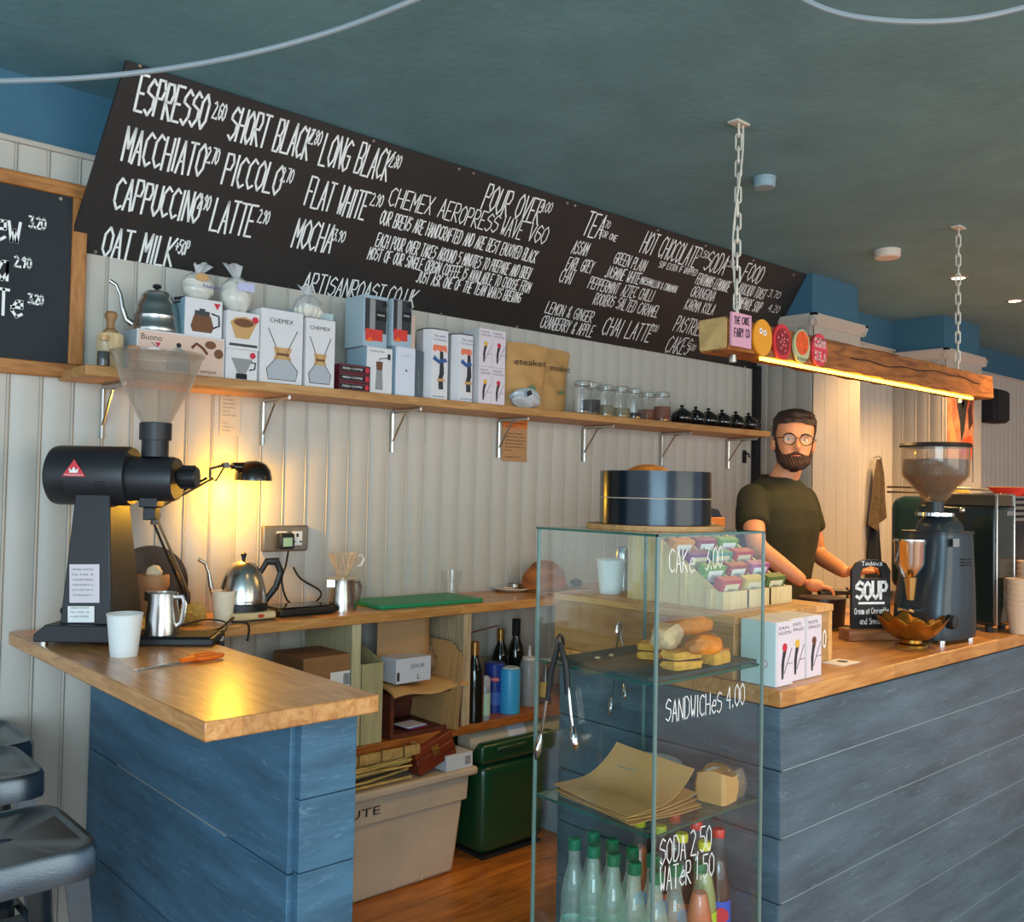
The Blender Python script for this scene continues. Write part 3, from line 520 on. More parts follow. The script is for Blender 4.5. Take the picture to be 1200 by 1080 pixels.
# --- kraft tea bags
def pouch(label, x, y, lean, w, h, txt, seed, rz):
    p = thing('kraft_pouch', label, 'pouch', (x, y, ST), rz); g = G()
    def side(s):
        def fn(a, b):
            xx = (a-.5)*w*(1-.05*math.sin(PI*b)); th = .042*math.sin(PI*a)**.55*(1-b)**.7*s; wr = .0035*math.sin(9*a+seed+7*b)*math.sin(PI*b)+.003*math.sin(17*b+5*a*s)*math.sin(PI*a)
            return (xx+lean*b, .035-th-wr-.0008*s, b*h+.006*math.sin(PI*a)*(b > .95))
        return fn
    g.sheet(side(1), 24, 26); g.sheet(side(-1), 24, 26); ob('bag', g, KRAFT, p)
    ftext(p, 'printing', txt, INK, (-w*.38+lean*.7, .008, h*.66), X+Z*.03, Z, h*.095, w*.78, off=.001)
    patch(p, 'emblem', mat('green_print', '5f7f5c', .7), [(a*.02, b*.016) for a, b in ((-1, -.6), (-.6, .6), (-.2, .1), (0, .9), (.2, .1), (.6, .6), (1, -.6), (0, -.3))], o=(lean*.4, -.012, h*.33), off=.004)
    return p
pouch('kraft paper tea pouch with black lettering, front of the two', 2.595, 2.785, .02, .22, .268, 'eteaket', 1, -.04)
pouch('kraft paper tea pouch leaning behind the first, lettering half hidden', 2.835, 2.865, .05, .2, .28, 'eteaket', 4, .18)
b = thing('foil_bag', 'crumpled silver-white foil bag lying before the kraft pouches', 'bag', (2.565, 2.768, ST), .1)
ob('bag', G().blob((0, 0, .04), .078, 1, .45, .5, .1, 12, 34, 18), mat('white_foil', 'd5dde2', .3, .2, bump=.9, bs=22, var=.1), b); patch(b, 'print', GB, [(-.01, 0), (.02, .012), (.012, .03), (-.012, .02)], o=(-.03, -.04, .04), off=.004)
# --- clip-top jars
def jar(label, x, y, fill, r, h, i):
    j = thing('clip_jar', label, 'jar', (x, y, ST), i*.5, 'clip-top glass jars on the wall shelf')
    ob('glass', G().lathe([(0, 0), (r-.003, 0), (r, .004), (r, h*.68), (r*.82, h*.8), (r*.84, h*.86), (r*.8, h*.86), (r*.79, h*.79), (r-.003, h*.67), (r-.003, .006), (0, .005)], 24), CLEAR, j)
    ob('lid', G().lathe([(0, h*.98), (r*.7, h*.98), (r*.88, h*.93), (r*.86, h*.87), (0, h*.868)], 24), glass('lid_glass', 'dfe6e4', .05, .15), j)
    ob('clip', G().tube([(r*.86*math.cos(a), r*.86*math.sin(a), h*.84) for a in [2*PI*k/20 for k in range(20)]], .0015, 5, True).tube([(-r*.3, -r*.86, h*.84), (-r*.35, -r*1.05, h*.7), (r*.35, -r*1.05, h*.7), (r*.3, -r*.86, h*.84), (r*.2, -r*.9, h*.97), (-r*.2, -r*.9, h*.97)], .0015, 5), STEEL, j)
    if fill: ob('contents', G().lathe([(0, .006), (r-.004, .006), (r-.004, h*fill[1]), (0, h*fill[1]+.003)], 22), fill[0], j)
TEAD = mat('dark_tea', '2a1c16', .9, var=.5, vs=150, bump=.8, bs=300); TEAO = mat('orange_tea', '8a4420', .9, var=.4, vs=150, bump=.8, bs=300); TEAG = mat('pale_tea', '8d8264', .9, var=.5, vs=150, bump=.8, bs=300)
for i, (px, yy, f, d) in enumerate(((682, 2.78, None, 'empty clip-top jar half hidden behind the kraft pouch'), (692, 2.80, (TEAD, .45), 'dark-filled clip-top jar nearest the kraft pouches'), (709, 2.81, (TEAG, .35), 'clip-top jar with pale leaves, third from the left'), (727, 2.80, (TEAG, .3), 'narrow clip-top jar in the middle of the jar row'),
    (743, 2.80, (TEAD, .2), 'clip-top jar with a little dark tea, third from the teapots'), (758, 2.86, (TEAO, .4), 'clip-top jar with orange tea set back beside the last'), (776, 2.80, (TEAO, .5), 'clip-top jar nearest the black teapots'))):
    xx = K(px, 480, y=yy)[0]; jar(d, xx, yy, f, .047 if i % 2 else .043, .145, i)
# --- teapots
tp0 = None; GLZ = mat('black_glaze', '0f0f11', .14, coat=.5)
for i, px in enumerate((799, 815, 830, 846, 862, 877)):
    xx = K(px, 490, y=2.83)[0]; lab = ['black teapot nearest the glass jars', 'second black teapot from the jars', 'third black teapot from the jars', 'fourth black teapot from the jars', 'fifth black teapot from the jars', 'last black teapot at the right shelf end'][i]
    if tp0 is None:
        tp0 = thing('teapot', lab, 'teapot', (xx, 2.83, ST), .0, 'black teapots in a row')
        ob('body', G().lathe([(0, 0), (.035, 0), (.05, .015), (.056, .038), (.05, .062), (.032, .078), (.022, .081), (0, .081)], 28), GLZ, tp0)
        ob('lid', G().lathe([(0, .0815), (.024, .0815), (.018, .088), (.007, .091), (.007, .096), (.011, .101), (.008, .108), (0, .109)], 18), GLZ, tp0)
        ob('handle', G().tube([(.045, 0, .062), (.07, 0, .068), (.083, 0, .05), (.075, 0, .025), (.05, 0, .018)], .005, 8), GLZ, tp0); ob('spout', G().tube([(-.045, 0, .03), (-.068, 0, .045), (-.078, 0, .07)], [.013, .009, .006], 10), GLZ, tp0)
        tp0.scale = (1, 1, .9)
        tp0.rotation_euler.z = -.5
    else: dup(tp0, (xx, 2.83, ST), -.5+.08*(i % 3), lab)
tag(ob('wall_hook', G().box(-.015, .015, -.008, 0, 0, .07).tube([(0, -.005, .055), (0, -.03, .05), (0, -.035, .03)], .005, 8), BLACKM, None, (4.42, 2.984, 1.555), bevel=.001), 'small black hook on the wall below the right shelf end', 'hook')

# ================================================================ LEFT COUNTER THINGS
# --- tall shop grinder
gr = thing('shop_grinder', 'tall black shop coffee grinder with big clear hopper on the left bar top', 'grinder', (.863, 2.723, CT), -.733)
GMI = (Matrix.Translation(gr.location) @ Matrix.Rotation(-.733, 4, 'Z')).inverted()
def L_(u, v):                              # ray met with the grinder's own middle plane
    d = GMI.to_3x3() @ (fw+RT*((u-600)/F)-UP*((v-540)/F)); c = GMI @ CAM; return c+d*(-c.y/d.y)
BG = mat('grinder_black', '202226', .45, var=.1, vs=60, bump=.08, bs=400)
gb = G(); bw0, bw1 = -.095, .165
gb.prism([(-.07, .0), (.175, .0), (.175, .02), (.15, .045), (-.04, .045), (-.07, .02)], (0, .12, .012), X, Z, .24); ob('base', gb, BG, gr, bevel=.003)
for a, b in ((-.05, -.1), (.155, -.1), (-.05, .1), (.155, .1)): ob('foot', G().cyl(.011, 0, .014, 12, (a, b, 0)), STEEL, gr)
g = G(); zb, zt = .055, .475
vs = [(-.015, -.09, zb), (.122, -.09, zb), (.135, .09, zb), (-.015, .09, zb), (.005, -.055, zt), (.09, -.055, zt), (.09, .055, zt), (.005, .055, zt)]
g.add(vs, [(0, 1, 5, 4), (1, 2, 6, 5), (2, 3, 7, 6), (3, 0, 4, 7), (4, 5, 6, 7), (3, 2, 1, 0)]); ob('column', g, BG, gr, bevel=.004)
mx = Matrix.Rotation(PI/2, 4, 'Y'); zc = L_(110, 557)[2]
xl, xr, xe, xk = L_(63, 557)[0], L_(156, 560)[0], L_(208, 562)[0], L_(231, 562)[0]
ob('motor', G().lathe([(0, 0), (.066, 0), (.079, .008), (.082, .02), (.082, xr-xl-.01), (.078, xr-xl), (0, xr-xl)], 40, m=Matrix.Translation((xl, 0, zc)) @ mx), BG, gr)
ob('burr_housing', G().lathe([(0, 0), (.062, 0), (.062, xe-xr-.012), (.058, xe-xr), (0, xe-xr)], 36, m=Matrix.Translation((xr, 0, zc-.006)) @ mx), BG, gr)
kn = ob('knob', G().lathe([(0, 0), (.02, 0), (.028, .006), (.03, .012), (.03, xk-xe-.004), (.027, xk-xe), (0, xk-xe)], 28, m=Matrix.Translation((xe+.0005, 0, zc)) @ mx), BLACK, gr)
for k in range(9):
    a = 2*PI*k/9; ob('grip_rib', G().box(xe+.012, xk-.005, -.003, .003, .0295, .033, Matrix.Translation((0, 0, zc)) @ Matrix.Rotation(a, 4, 'X')), BLACKM, kn)
hx = L_(182, 520)[0]; zn = L_(182, 535)[2]
ob('hopper_neck', G().lathe([(0, 0), (.036, 0), (.036, .045), (.043, .046), (.043, .092), (.038, .095), (0, .095)], 30, (hx, 0, zn)), BG, gr)
zh = L_(182, 500)[2]; zt2 = L_(182, 417)[2]
hg = glass('hopper_plastic', 'f2f1ee', .06, .07, 'efe9df', .05)
ob('hopper', G().lathe([(.036, zh), (.05, zh+.03), (.09, zh+(zt2-zh)*.55), (.118, zt2-.01), (.124, zt2), (.121, zt2), (.115, zt2-.01), (.087, zh+(zt2-zh)*.55), (.047, zh+.03), (.033, zh)], 44, (hx, 0, 0)), hg, gr)
ob('hopper_lid', G().lathe([(0, zt2+.001), (.1, zt2+.002), (.126, zt2+.001), (.126, zt2+.007), (.1, zt2+.008), (0, zt2+.007)], 40, (hx, 0, 0)), hg, gr)
lg = patch(gr, 'badge', mat('badge_red', 'd02a33', .4), [(-.032, -.022), (.032, -.022), (0, .024)], o=(L_(103, 553)[0], -.0822, zc+.018), off=.001)
patch(gr, 'badge_crown', PAPER, [(-.011, -.006), (.011, -.006), (.013, .008), (.006, 0), (0, .011), (-.006, 0), (-.013, .008)], o=(L_(103, 553)[0], -.084, zc+.012), off=.001)
ftext(gr, 'badge_lettering', 'MAHLKONIG', PAPER, (L_(103, 553)[0]-.025, -.084, zc-.002), X, Z, .005, .05, off=.0015)
for xx in (-.038, .075):
    for k in range(5): ob('vent_slot', G().box(xx-.014, xx+.014, -.0015, .0005, -.001, .001, Matrix.Translation((0, 0, zc)) @ Matrix.Rotation(.22+.09*k, 4, 'X') @ Matrix.Translation((0, -.0822, 0))), BLACKM, gr)
ob('chute', G().box(hx-.03, hx+.02, -.03, .03, zc-.085, zc-.055).box(hx-.022, hx+.012, -.02, .02, zc-.12, zc-.085), BG, gr, bevel=.003)
ob('switch', G().cyl(.008, 0, .025, 12, m=Matrix.Translation((-.01, -.04, .085)) @ Matrix.Rotation(-PI/2, 4, 'Y')), BLACKM, gr)
fn_ = lambda a, b: V((-.03+.065*b, -.09+.035*b, zb+(zt-zb)*b))
vcol = (V((.035, -.055, zt))-V((-.03, -.09, zb))).normalized(); 
def colpatch(nm, m, u0, v0, u1, v1):
    def on(u, v):   # point on the column's front face
        n = X.cross(V((0, .035, .42))).normalized(); p0_ = V((0, -.09, zb)); d = GMI.to_3x3() @ (fw+RT*((u-600)/F)-UP*((v-540)/F)); cam = GMI @ CAM
        return cam+d*((p0_-cam).dot(n)/d.dot(n))+n*.002
    ps = [on(u0, v1), on(u1, v1), on(u1, v0), on(u0, v0)]; g = G(); n = (ps[1]-ps[0]).cross(ps[3]-ps[0]).normalized()*.001
    g.add(ps+[p+n for p in ps], [(3, 2, 1, 0), (4, 5, 6, 7), (0, 1, 5, 4), (1, 2, 6, 5), (2, 3, 7, 6), (3, 0, 4, 7)]); ob(nm, g, m, gr, smooth=False)
    up_ = (ps[3]-ps[0]).normalized(); W_ = (ps[1]-ps[0]); H_ = (ps[3]-ps[0]).length
    for i in range(6 if nm == 'note' else 3): ftext(gr, 'printing', ['GRIND NOTES', 'FILTER 8', 'CAFETIERE', 'AEROPRESS 6', 'STOVETOP 4', 'TURKISH 1'][i], GREYINK, ps[0]+up_*(H_*(.84-.8*i/(6 if nm == 'note' else 3)))+W_*.1+n, W_, up_, H_*.05 if nm == 'note' else H_*.12, W_.length*.7)
colpatch('note', mat('pink_paper', 'd8cdd2', .8), 82, 661, 117, 706); colpatch('label', PAPER, 80, 710, 111, 729)
# --- round black tray leaning on the wall
c_ = K(182, 681, y=2.93); tr = thing('round_tray', 'round dark tray leaning on the wall behind the grinder', 'tray', (c_[0], 2.915, WT-.008), rot=(-.12, 0, 0))
ob('tray', G().lathe([(0, 0), (.11, 0), (.115, -.012), (.12, -.012), (.116, .006), (0, .006)], 48, m=Matrix.Translation((0, .03, .122)) @ Matrix.Rotation(PI/2, 4, 'X')), mat('dark_pan', '2a1d16', .35, .3, var=.3, vs=8), tr)
# --- black scale mat
kt = thing('black_drip_tray', 'flat black tray on the bar top under the steel jug', 'tray', (1.04, 2.545, CT), -.62)
ob('tray', G().box(-.12, .13, -.065, .065, 0, .02), BLACK, kt, bevel=.004); ob('mat', G().box(-.11, .12, -.058, .058, .0205, .024), BLACKM, kt, bevel=.002)
def jug(name, label, loc, r, h, rz, group=None):
    j = thing(name, label, 'jug', loc, rz, group); t = .0012
    ob('body', G().lathe([(0, 0), (r, 0), (r, .004), (r*.97, h*.35), (r*.84, h*.8), (r*.86, h), (r*.86-t, h), (r*.84-t, h*.8), (r*.97-t, h*.35), (r-t*2, .005), (0, .004)], 36), STEEL, j)
    ob('spout', G().prism([(-.016, 0), (.016, 0), (0, -.022)], (0, -r*.8, h-.024), X, Y, .025), STEEL, j)
    ob('handle', G().tube([(0, r*.82, h*.9), (0, r*1.3, h*.92), (0, r*1.45, h*.75), (0, r*1.3, h*.3), (0, r*.95, h*.2)], .0045, 8, flat=1.6), STEEL, j); return j
jug('milk_jug', 'polished steel milk jug on the black tray by the lamp', (K(190, 742, z=CT+.025)[0], K(190, 742, z=CT+.025)[1], CT+.0245), .046, .112, PI+.6)
def cup(label, loc, m, r=.037, h=.095, name='paper_cup', group=None):
    c = thing(name, label, 'cup', loc, 0, group)
    ob('wall', G().lathe([(0, .004), (r*.74, .004), (r*.74, 0), (r*.76, 0), (r, h-.002), (r-.0012, h-.002), (r*.74, .006), (0, .006)], 32), m, c)
    ob('rim', G().tube([(r*math.cos(a), r*math.sin(a), h) for a in [2*PI*k/32 for k in range(32)]], .0018, 6, True), m, c); return c
WCUP = mat('cup_white', 'dfe3e2', .6, var=.04, vs=20); TANC = mat('cup_brown', 'a8754a', .7)
cup('white paper cup standing at the edge of the bar top', K(145, 768, z=CT), WCUP, .043, .105)
cup('cream paper cup in the lamp glow left of the electric kettle', K(263, 729, z=WT)+V((0, .01, 0)), mat('cup_cream', 'e6d6bb', .6), .037, .095)
cc = K(181, 740, z=CT); cc = V((1.1, 2.83, CT)); c = cup('brown ridged takeaway cup stack behind the steel jug', cc, TANC, .045, .14); ob('sleeve', G().lathe([(.046, .12), (.049, .125), (.049, .155), (.046, .16), (.0445, .14)], 30), TANC, c)
tag(ob('sugar_bag', G().blob((0, 0, .022), .024, 1, .6, .95, .12, 5), mat('cream_packet', 'd8c5a0', .7, var=.2, vs=40, bump=.6, bs=60), None, cc+V((.005, 0, .1425))), 'crumpled cream packet poking out of the brown cup stack', 'packet')
tag(ob('string_bundle', G().blob((0, 0, .03), .036, 1.1, .8, .8, .16, 9), mat('straw_yellow', 'c9a04e', .8, var=.4, vs=60, bump=1, bs=90), None, (1.2, 2.76, WT)), 'crumpled yellow paper bundle behind the steel jug on the worktop', 'bundle')
# --- scissors
sc = thing('scissors', 'orange-handled scissors lying on the left bar top', 'scissors', K(222, 775, z=CT)+V((0, 0, .003)), 0)
A = K(156, 787, z=CT)-sc.location; B = K(215, 777, z=CT)-sc.location; Cc = K(250, 771, z=CT)-sc.location; d_ = (B-A).normalized(); s_ = V((-d_.y, d_.x, 0)); A.z = B.z = Cc.z = 0
ob('blade', G().prism([(0, 0), (A.length*.62, .006), (A.length*.95, .008), (A.length*.95, -.004), (.01, -.002)], A, d_, s_, .003), STEEL, sc); ob('blade', G().prism([(.006, .001), (A.length*.95, .003), (A.length*.95, -.009), (.01, -.004)], A+V((0, 0, -.0025)), d_, s_, .002), STEEL, sc)
e_ = (Cc-B).normalized(); f_ = V((-e_.y, e_.x, 0))
for k, nm in ((1, 'handle'), (-1, 'handle')):
    cx = B+e_*.066+f_*k*.016+V((0, 0, .006)); ob(nm, G().tube([cx+e_*.036*math.cos(a)+f_*.0135*math.sin(a) for a in [2*PI*i/24 for i in range(24)]], .0052, 8, True).tube([B-e_*.01+V((0, 0, .004)), B+e_*.03+f_*k*.006+V((0, 0, .005)), cx-e_*.034], .0065, 8), ORANGE, sc)
# --- desk lamp
dl = thing('desk_lamp', 'black jointed desk lamp shining yellow light on the boarded wall', 'lamp', (K(220, 700, y=2.87)[0], 2.87, WT))
LB = mat('lamp_black', '17130f', .25, coat=.4); LS = mat('lamp_steel', '8d7a5e', .3, .8)
def DL(u, v, y=2.87): return K(u, v, y=y)-dl.location
b0, j1, j2, j3, sh = DL(219, 697), DL(182, 610), DL(180, 596), DL(246, 560), DL(297, 551)
ob('clamp', G().box(-.02, .02, -.02, .02, .0, .04).cyl(.008, .03, b0[2]+.01, 12), LB, dl, bevel=.002)
for k in (-1, 1):
    off = V((.006*k, -.006*k, 0)); ob('lower_arm', G().tube([b0+off, j1+off], .0042, 8), LS if k > 0 else LB, dl); ob('upper_arm', G().tube([j2+off*1.2, j3+off*1.2], .0042, 8), LS if k > 0 else LB, dl)
ob('lower_spring', G().tube([b0+(j1-b0)*(.15+.4*i/60)+V((.005*math.cos(i*1.3), .005*math.sin(i*1.3), 0)) for i in range(60)], .0013, 5), LS, dl)
ob('elbow', G().cyl(.014, -.014, .014, 18, m=Matrix.Translation((j1+j2)/2) @ Matrix.Rotation(PI/2, 4, 'X')).box(-.008, .008, -.01, .01, -.03, .03, Matrix.Translation((j1+j2)/2)), LB, dl)
ob('head_joint', G().tube([j3, j3+V((0, 0, .03)), DL(262, 545), DL(278, 548)], .005, 8).tube([j3, DL(253, 563), DL(264, 545)], .003, 6).cyl(.01, -.012, .012, 14, m=Matrix.Translation(DL(264, 545)) @ Matrix.Rotation(PI/2, 4, 'X')), LB, dl)
rs = .061; ob('shade', G().lathe([(rs, 0), (rs*.99, .012), (rs*.9, .035), (rs*.7, .053), (rs*.4, .063), (0, .066), (0, .063), (rs*.38, .06), (rs*.67, .05), (rs*.86, .033), (rs*.95, .012), (rs*.97, 0)], 40, (sh[0], 0, DL(297, 563)[2])), LB, dl)
ob('lamp_cap', G().tube([V((sh[0]-.035, 0, DL(297, 548)[2])), V((sh[0]-.075, 0, DL(297, 547)[2]))], [.018, .013], 14), LB, dl)
zbulb = DL(297, 563)[2]+.022; ob('bulb', G().blob((sh[0]-.01, 0, zbulb), .02), mat('bulb_glow', 'ffd070', .5, emit=14), dl)
pl_ = bpy.data.lights.new('desk_lamp_light', 'POINT'); pl_.energy = 4.2; pl_.color = (1, .5, .03); pl_.shadow_soft_size = .02
po = bpy.data.objects.new('desk_lamp_light', pl_); COL.objects.link(po); po.location = dl.location+V((sh[0]-.055, .03, DL(297, 575)[2]-.005))
# --- electric gooseneck kettle on base
kp = K(293, 727, z=WT); kx = K(284, 700, y=2.8)[0]
kb = thing('power_stand', 'cream and black powered base under the steel electric kettle', 'kettle base', (kx, 2.78, WT), .0)
ob('housing', G().box(-.075, .075, -.07, .07, .004, .028), mat('base_cream', 'd9c08e', .35), kb, bevel=.008); ob('foot', G().box(-.07, .07, -.065, .065, 0, .004), BLACK, kb); patch(kb, 'display', mat('red_led', 'c2402a', .4), circ(0, 0, .012, 14, .5), o=(.02, -.07, .016))
k = gooseneck('electric_kettle', 'steel electric gooseneck kettle on its base in the lamp glow', (kx-.004, 2.79, WT+.0285), -.1, 1.1, False, .12); k.scale = (1, 1, 1.22)
ob('base_ring', G().lathe([(0, -.0005), (.078, 0), (.078, .018), (.0765, .02), (0, .02)], 40), BLACK, k); ftext(k, 'printing', 'brewing', INK, (-.03, -.0768, .024), X, Z, .006, .04)
# --- cables
def cable(label, pts, r=.0035, m=BLACKM, name='power_cable'):
    P_ = [V(p) for p in pts]; out = []
    for i in range(len(P_)-1):
        a, b, c, d = P_[max(i-1, 0)], P_[i], P_[i+1], P_[min(i+2, len(P_)-1)]
        for q in range(6):
            t = q/6; out.append(.5*((2*b)+(c-a)*t+(2*a-5*b+4*c-d)*t*t+(3*b-a-3*c+d)*t**3))
    out.append(P_[-1]); o0 = P_[0].copy(); return tag(ob(name, G().tube([p-o0 for p in out], r, 8), m, None, o0), label, 'cable')
cable('black kettle cable looping down from the wall socket', [(1.6, 2.915, 1.16), (1.6, 2.93, 1.11), (1.57, 2.9, 1.06), (1.6, 2.9, .985), (1.68, 2.9, .97), (1.73, 2.91, 1.01), (1.66, 2.93, 1.06), (1.64, 2.95, 1.1)])
cable('black cable curling across the worktop end to a small switch', [(1.1, 2.62, .956), (1.2, 2.6, .962), (1.28, 2.66, .985), (1.26, 2.62, .98), (1.3, 2.6, .972), (1.28, 2.56, .93)])
cable('thin black cable trailing from the black tray past the bar edge', [(1.12, 2.66, .975), (1.2, 2.67, .985), (1.25, 2.64, .975), (1.2, 2.55, .96), (1.16, 2.52, .935)], .0025)
isw = thing('inline_switch', 'small black inline cable switch hanging at the worktop edge', 'switch', K(258, 744, y=2.63)+V((0, 0, -.015)))
ob('body', G().box(-.011, .011, -.01, .01, -.02, .03), BLACK, isw, bevel=.004); ob('rocker', G().box(-.005, .005, -.013, -.0105, .0, .014), STEEL, isw)
s2 = thing('black_scale', 'flat black coffee scale between kettle and steel dripper jug', 'scale', (K(352, 712, y=2.79)[0], 2.8, WT), .0)
ob('body', G().box(-.105, .105, -.07, .07, .003, .024), BLACK, s2, bevel=.006); ob('plate', G().box(-.098, .098, -.05, .063, .0245, .029), mat('scale_gloss', '141518', .12), s2, bevel=.003); ob('foot', G().box(-.09, .09, -.06, .06, 0, .003), BLACKM, s2)
jx = K(401, 700, y=2.8)[0]; j = jug('pouring_jug', 'steel jug under the clear plastic dripper on the worktop', (jx, 2.8, WT), .05, .105, -PI/2)
dr = thing('dripper', 'clear plastic cone dripper sitting on the steel jug', 'dripper', (jx, 2.8, WT+.1065)); DP = glass('clear_plastic', 'f0ece4', .08, .15, 'fff4e0')
ob('cone', G().lathe([(.016, .006), (.02, .015), (.052, .082), (.054, .088), (.051, .088), (.017, .016), (.013, .006)], 32), DP, dr); ob('flange', G().lathe([(.014, 0), (.056, 0), (.056, .004), (.014, .004)], 32), DP, dr)
for k in range(12): a = 2*PI*k/12; ob('rib', G().tube([(.017*math.cos(a), .017*math.sin(a), .015), (.05*math.cos(a+.5), .05*math.sin(a+.5), .083)], .0014, 5), mat('rib_plastic', 'e9d8c0', .3), dr)
ob('handle', G().tube([(.048, 0, .075), (.075, 0, .08), (.085, 0, .065), (.075, 0, .045), (.06, 0, .042)], .004, 8), mat('milky_plastic', 'ecebe2', .3), dr)
gc = [K(412, 716, z=WT), K(449, 719, z=WT), K(560, 706, z=WT), K(505, 696, z=WT)]
tag(ob('chopping_board', G().box(-.21, .24, -.11, .12, 0, .014), mat('green_plastic', '158a58', .45, bump=.2, bs=200), None, (2.07, 2.82, WT), -.06, bevel=.004), 'bright green plastic chopping board on the worktop', 'chopping board')
gl = thing('water_tumbler', 'clear ridged water glass standing behind the green board', 'glass', (K(529, 697, y=2.93)[0], 2.93, WT))
ob('glass', G().lathe([(0, 0), (.03, 0), (.031, .01), (.035, .05), (.04, .052), (.042, .1), (.039, .1), (.037, .055), (.032, .05), (.028, .012), (0, .01)], 12), CLEAR, gl)
px_ = K(597, 692, z=WT); pt = thing('small_plate', 'small white plate on the worktop left of the bread', 'plate', (px_[0], px_[1]-.02, WT)); ob('plate', G().lathe([(0, 0), (.05, 0), (.078, .012), (.082, .014), (.078, .017), (.05, .006), (0, .006)], 36), mat('ceramic', 'dcd6cc', .2), pt)
tag(ob('round_tin', G().lathe([(0, 0), (.028, 0), (.028, .024), (.026, .024), (.026, .003), (0, .003)], 24), STEEL, None, pt.location+V((.01, 0, .0065))), 'little round metal tin on the small white plate', 'tin')
tag(ob('teaspoon', G().tube([(-.05, -.01, .016), (0, -.02, .012), (.02, -.02, .009)], [.002, .002, .004], 8), STEEL, None, pt.location+V((-.015, -.01, .004))), 'dark metal teaspoon resting on the small white plate', 'spoon')
bc = K(632, 688, y=2.85); tag(ob('bread_board', G().box(-.11, .15, -.1, .1, 0, .012), wood('bread_board', '8a5a2c', 'b07d45', 'x', .5, 6), None, (bc[0]+.05, 2.84, WT), bevel=.004), 'small wooden board under the round loaf', 'board')
tag(ob('round_loaf', G().blob((0, 0, .0), .1, 1.0, .85, .95, .03, 4, 36, 24, zmin=-.02), mat('crust', 'a8602a', .7, var=.5, vs=9, bump=.8, bs=30, st=(1, 1, 4)), None, (bc[0]+.02, 2.84, WT+.034)), 'round brown crusty loaf at the back of the worktop', 'bread')
tag(ob('bread_clip', G().blob((0, 0, .02), .024, 1.3, .7, .7, .2, 2), mat('knob_grey', '5d5147', .4, .5), None, (bc[0]+.15, 2.78, WT+.012)), 'small grey lump beside the loaf on its board', 'loaf end')
ORDB = ['first', 'second', 'third', 'fourth', 'fifth', 'sixth', 'seventh', 'eighth', 'ninth', 'tenth', 'eleventh']
# ================================================================ UNDER THE WORKTOP
SH = .5205
def lowbox(name, label, u0, v0, u1, v1, y, d, m, z=None, group=None, cat='box', **k):
    A = K(u0, v1, y=y); B = K(u1, v1, y=y); T = K(u0, v0, y=y); z = A[2] if z is None else z
    return carton(name, label, A[0], y, z, B[0]-A[0], d, T[2]-z, m, group, cat=cat, **k)
BRC = mat('brown_card', '9c6e44', .85, var=.15, vs=12, bump=.2)
for i, (nm, zz_) in enumerate((('lower', SH), ('upper', SH+.1555))):
    o = carton('shipping_box', f'brown card shipping box with white barcode sticker, {nm} of the two', 1.535, 2.68, zz_, .19, .2, .155, BRC, 'brown shipping boxes')
    patch(o, 'sticker', PAPER, R4(.1, .19, .05, .1)); 
    for q in range(9): patch(o, 'barcode_bar', INK, R4(.15+q*.004, .152+q*.004, .055, .092), off=.0014)
    ftext(o, 'printing', 'coffee', INK, (.12, 0, .035), X, Z, .009, .05)
fr = thing('file_box', 'tall cream-green magazine file standing on the low shelf', 'file box', (1.745, 2.675, SH))
MF = wood('file_green_wood', 'a39a6e', 'b8ae84', 'z', .6, 4)
ob('left_side', G().prism([(0, 0), (.2, 0), (.2, .31), (.12, .31), (0, .27)], (0, 0, 0), Y, Z, .006), MF, fr); ob('right_side', G().prism([(0, 0), (.2, 0), (.2, .31), (.12, .31), (0, .27)], (.088, 0, 0), Y, Z, .006), MF, fr)
ob('front', G().box(.0065, .0875, -.006, 0, 0, .27), MF, fr, bevel=.001); ob('back', G().box(.0065, .0875, .192, .2, .0, .31), MF, fr); ob('bottom', G().box(.0065, .0815, .0005, .1915, 0, .006), MF, fr)
ct = thing('wooden_crate', 'dark red-brown open wooden crate on its side on the low shelf', 'crate', (1.87, 2.67, SH)); DW = wood('crate_dark', '4d2416', '6d3422', 'x', .55, 5)
ob('bottom', G().box(0, .32, 0, .22, 0, .014), DW, ct); ob('top', G().box(0, .32, 0, .22, .135, .15), DW, ct); ob('left_side', G().box(0, .014, 0, .22, .0145, .1345), DW, ct); ob('right_side', G().box(.306, .32, 0, .22, .0145, .1345), DW, ct); ob('back', G().box(.0145, .3055, .205, .22, .0145, .1345), DW, ct)
g = G(); g.sheet(lambda a, b: ((a-.5)*.33, -.01+b*.2, .022+.006*math.sin(9*a+3*b)-.02*(1-b)**6), 22, 12, .01)
tag(ob('paper_sack', g, KRAFT, None, (2.035, 2.66, SH+.153)), 'flattened crumpled kraft paper sack on the dark crate', 'paper bag')
o = carton('white_box', 'small white box with an L on the kraft sack', 1.89, 2.67, SH+.186, .15, .1, .085, mat('white_box', 'cfd0d6', .6)); ftext(o, 'printing', 'L', INK, (.09, 0, .01), X, Z, .018); ftext(o, 'printing', 'JOUE', DGREY, (.06, 0, .05), X, Z, .013, .06); patch(o, 'corner_mark', INK, R4(.004, .014, .01, .04))
tag(ob('bread_bag', G().blob((0, 0, .045), .06, 1, .8, .85, .15, 21), mat('brown_bag', '9b7a55', .8, var=.2, vs=25, bump=.8, bs=40), None, (2.09, 2.79, SH+.184)), 'crumpled light brown bag behind the small white box', 'bag')
rl = thing('kraft_roll', 'loose roll of brown kraft paper standing on the crate', 'paper roll', (2.06, 2.74, SH+.168)); g = G()
def rollf(a, b):
    if a < .35: return (-.17+.17*a/.35*1.0, .05-.05*a/.35, b*(.25-.0*a)+.0)
    th = -PI/2+(a-.35)/.65*2.6*PI; r = .05-.012*(a-.35); return (r*math.cos(th), .05+r*math.sin(th), b*.25)
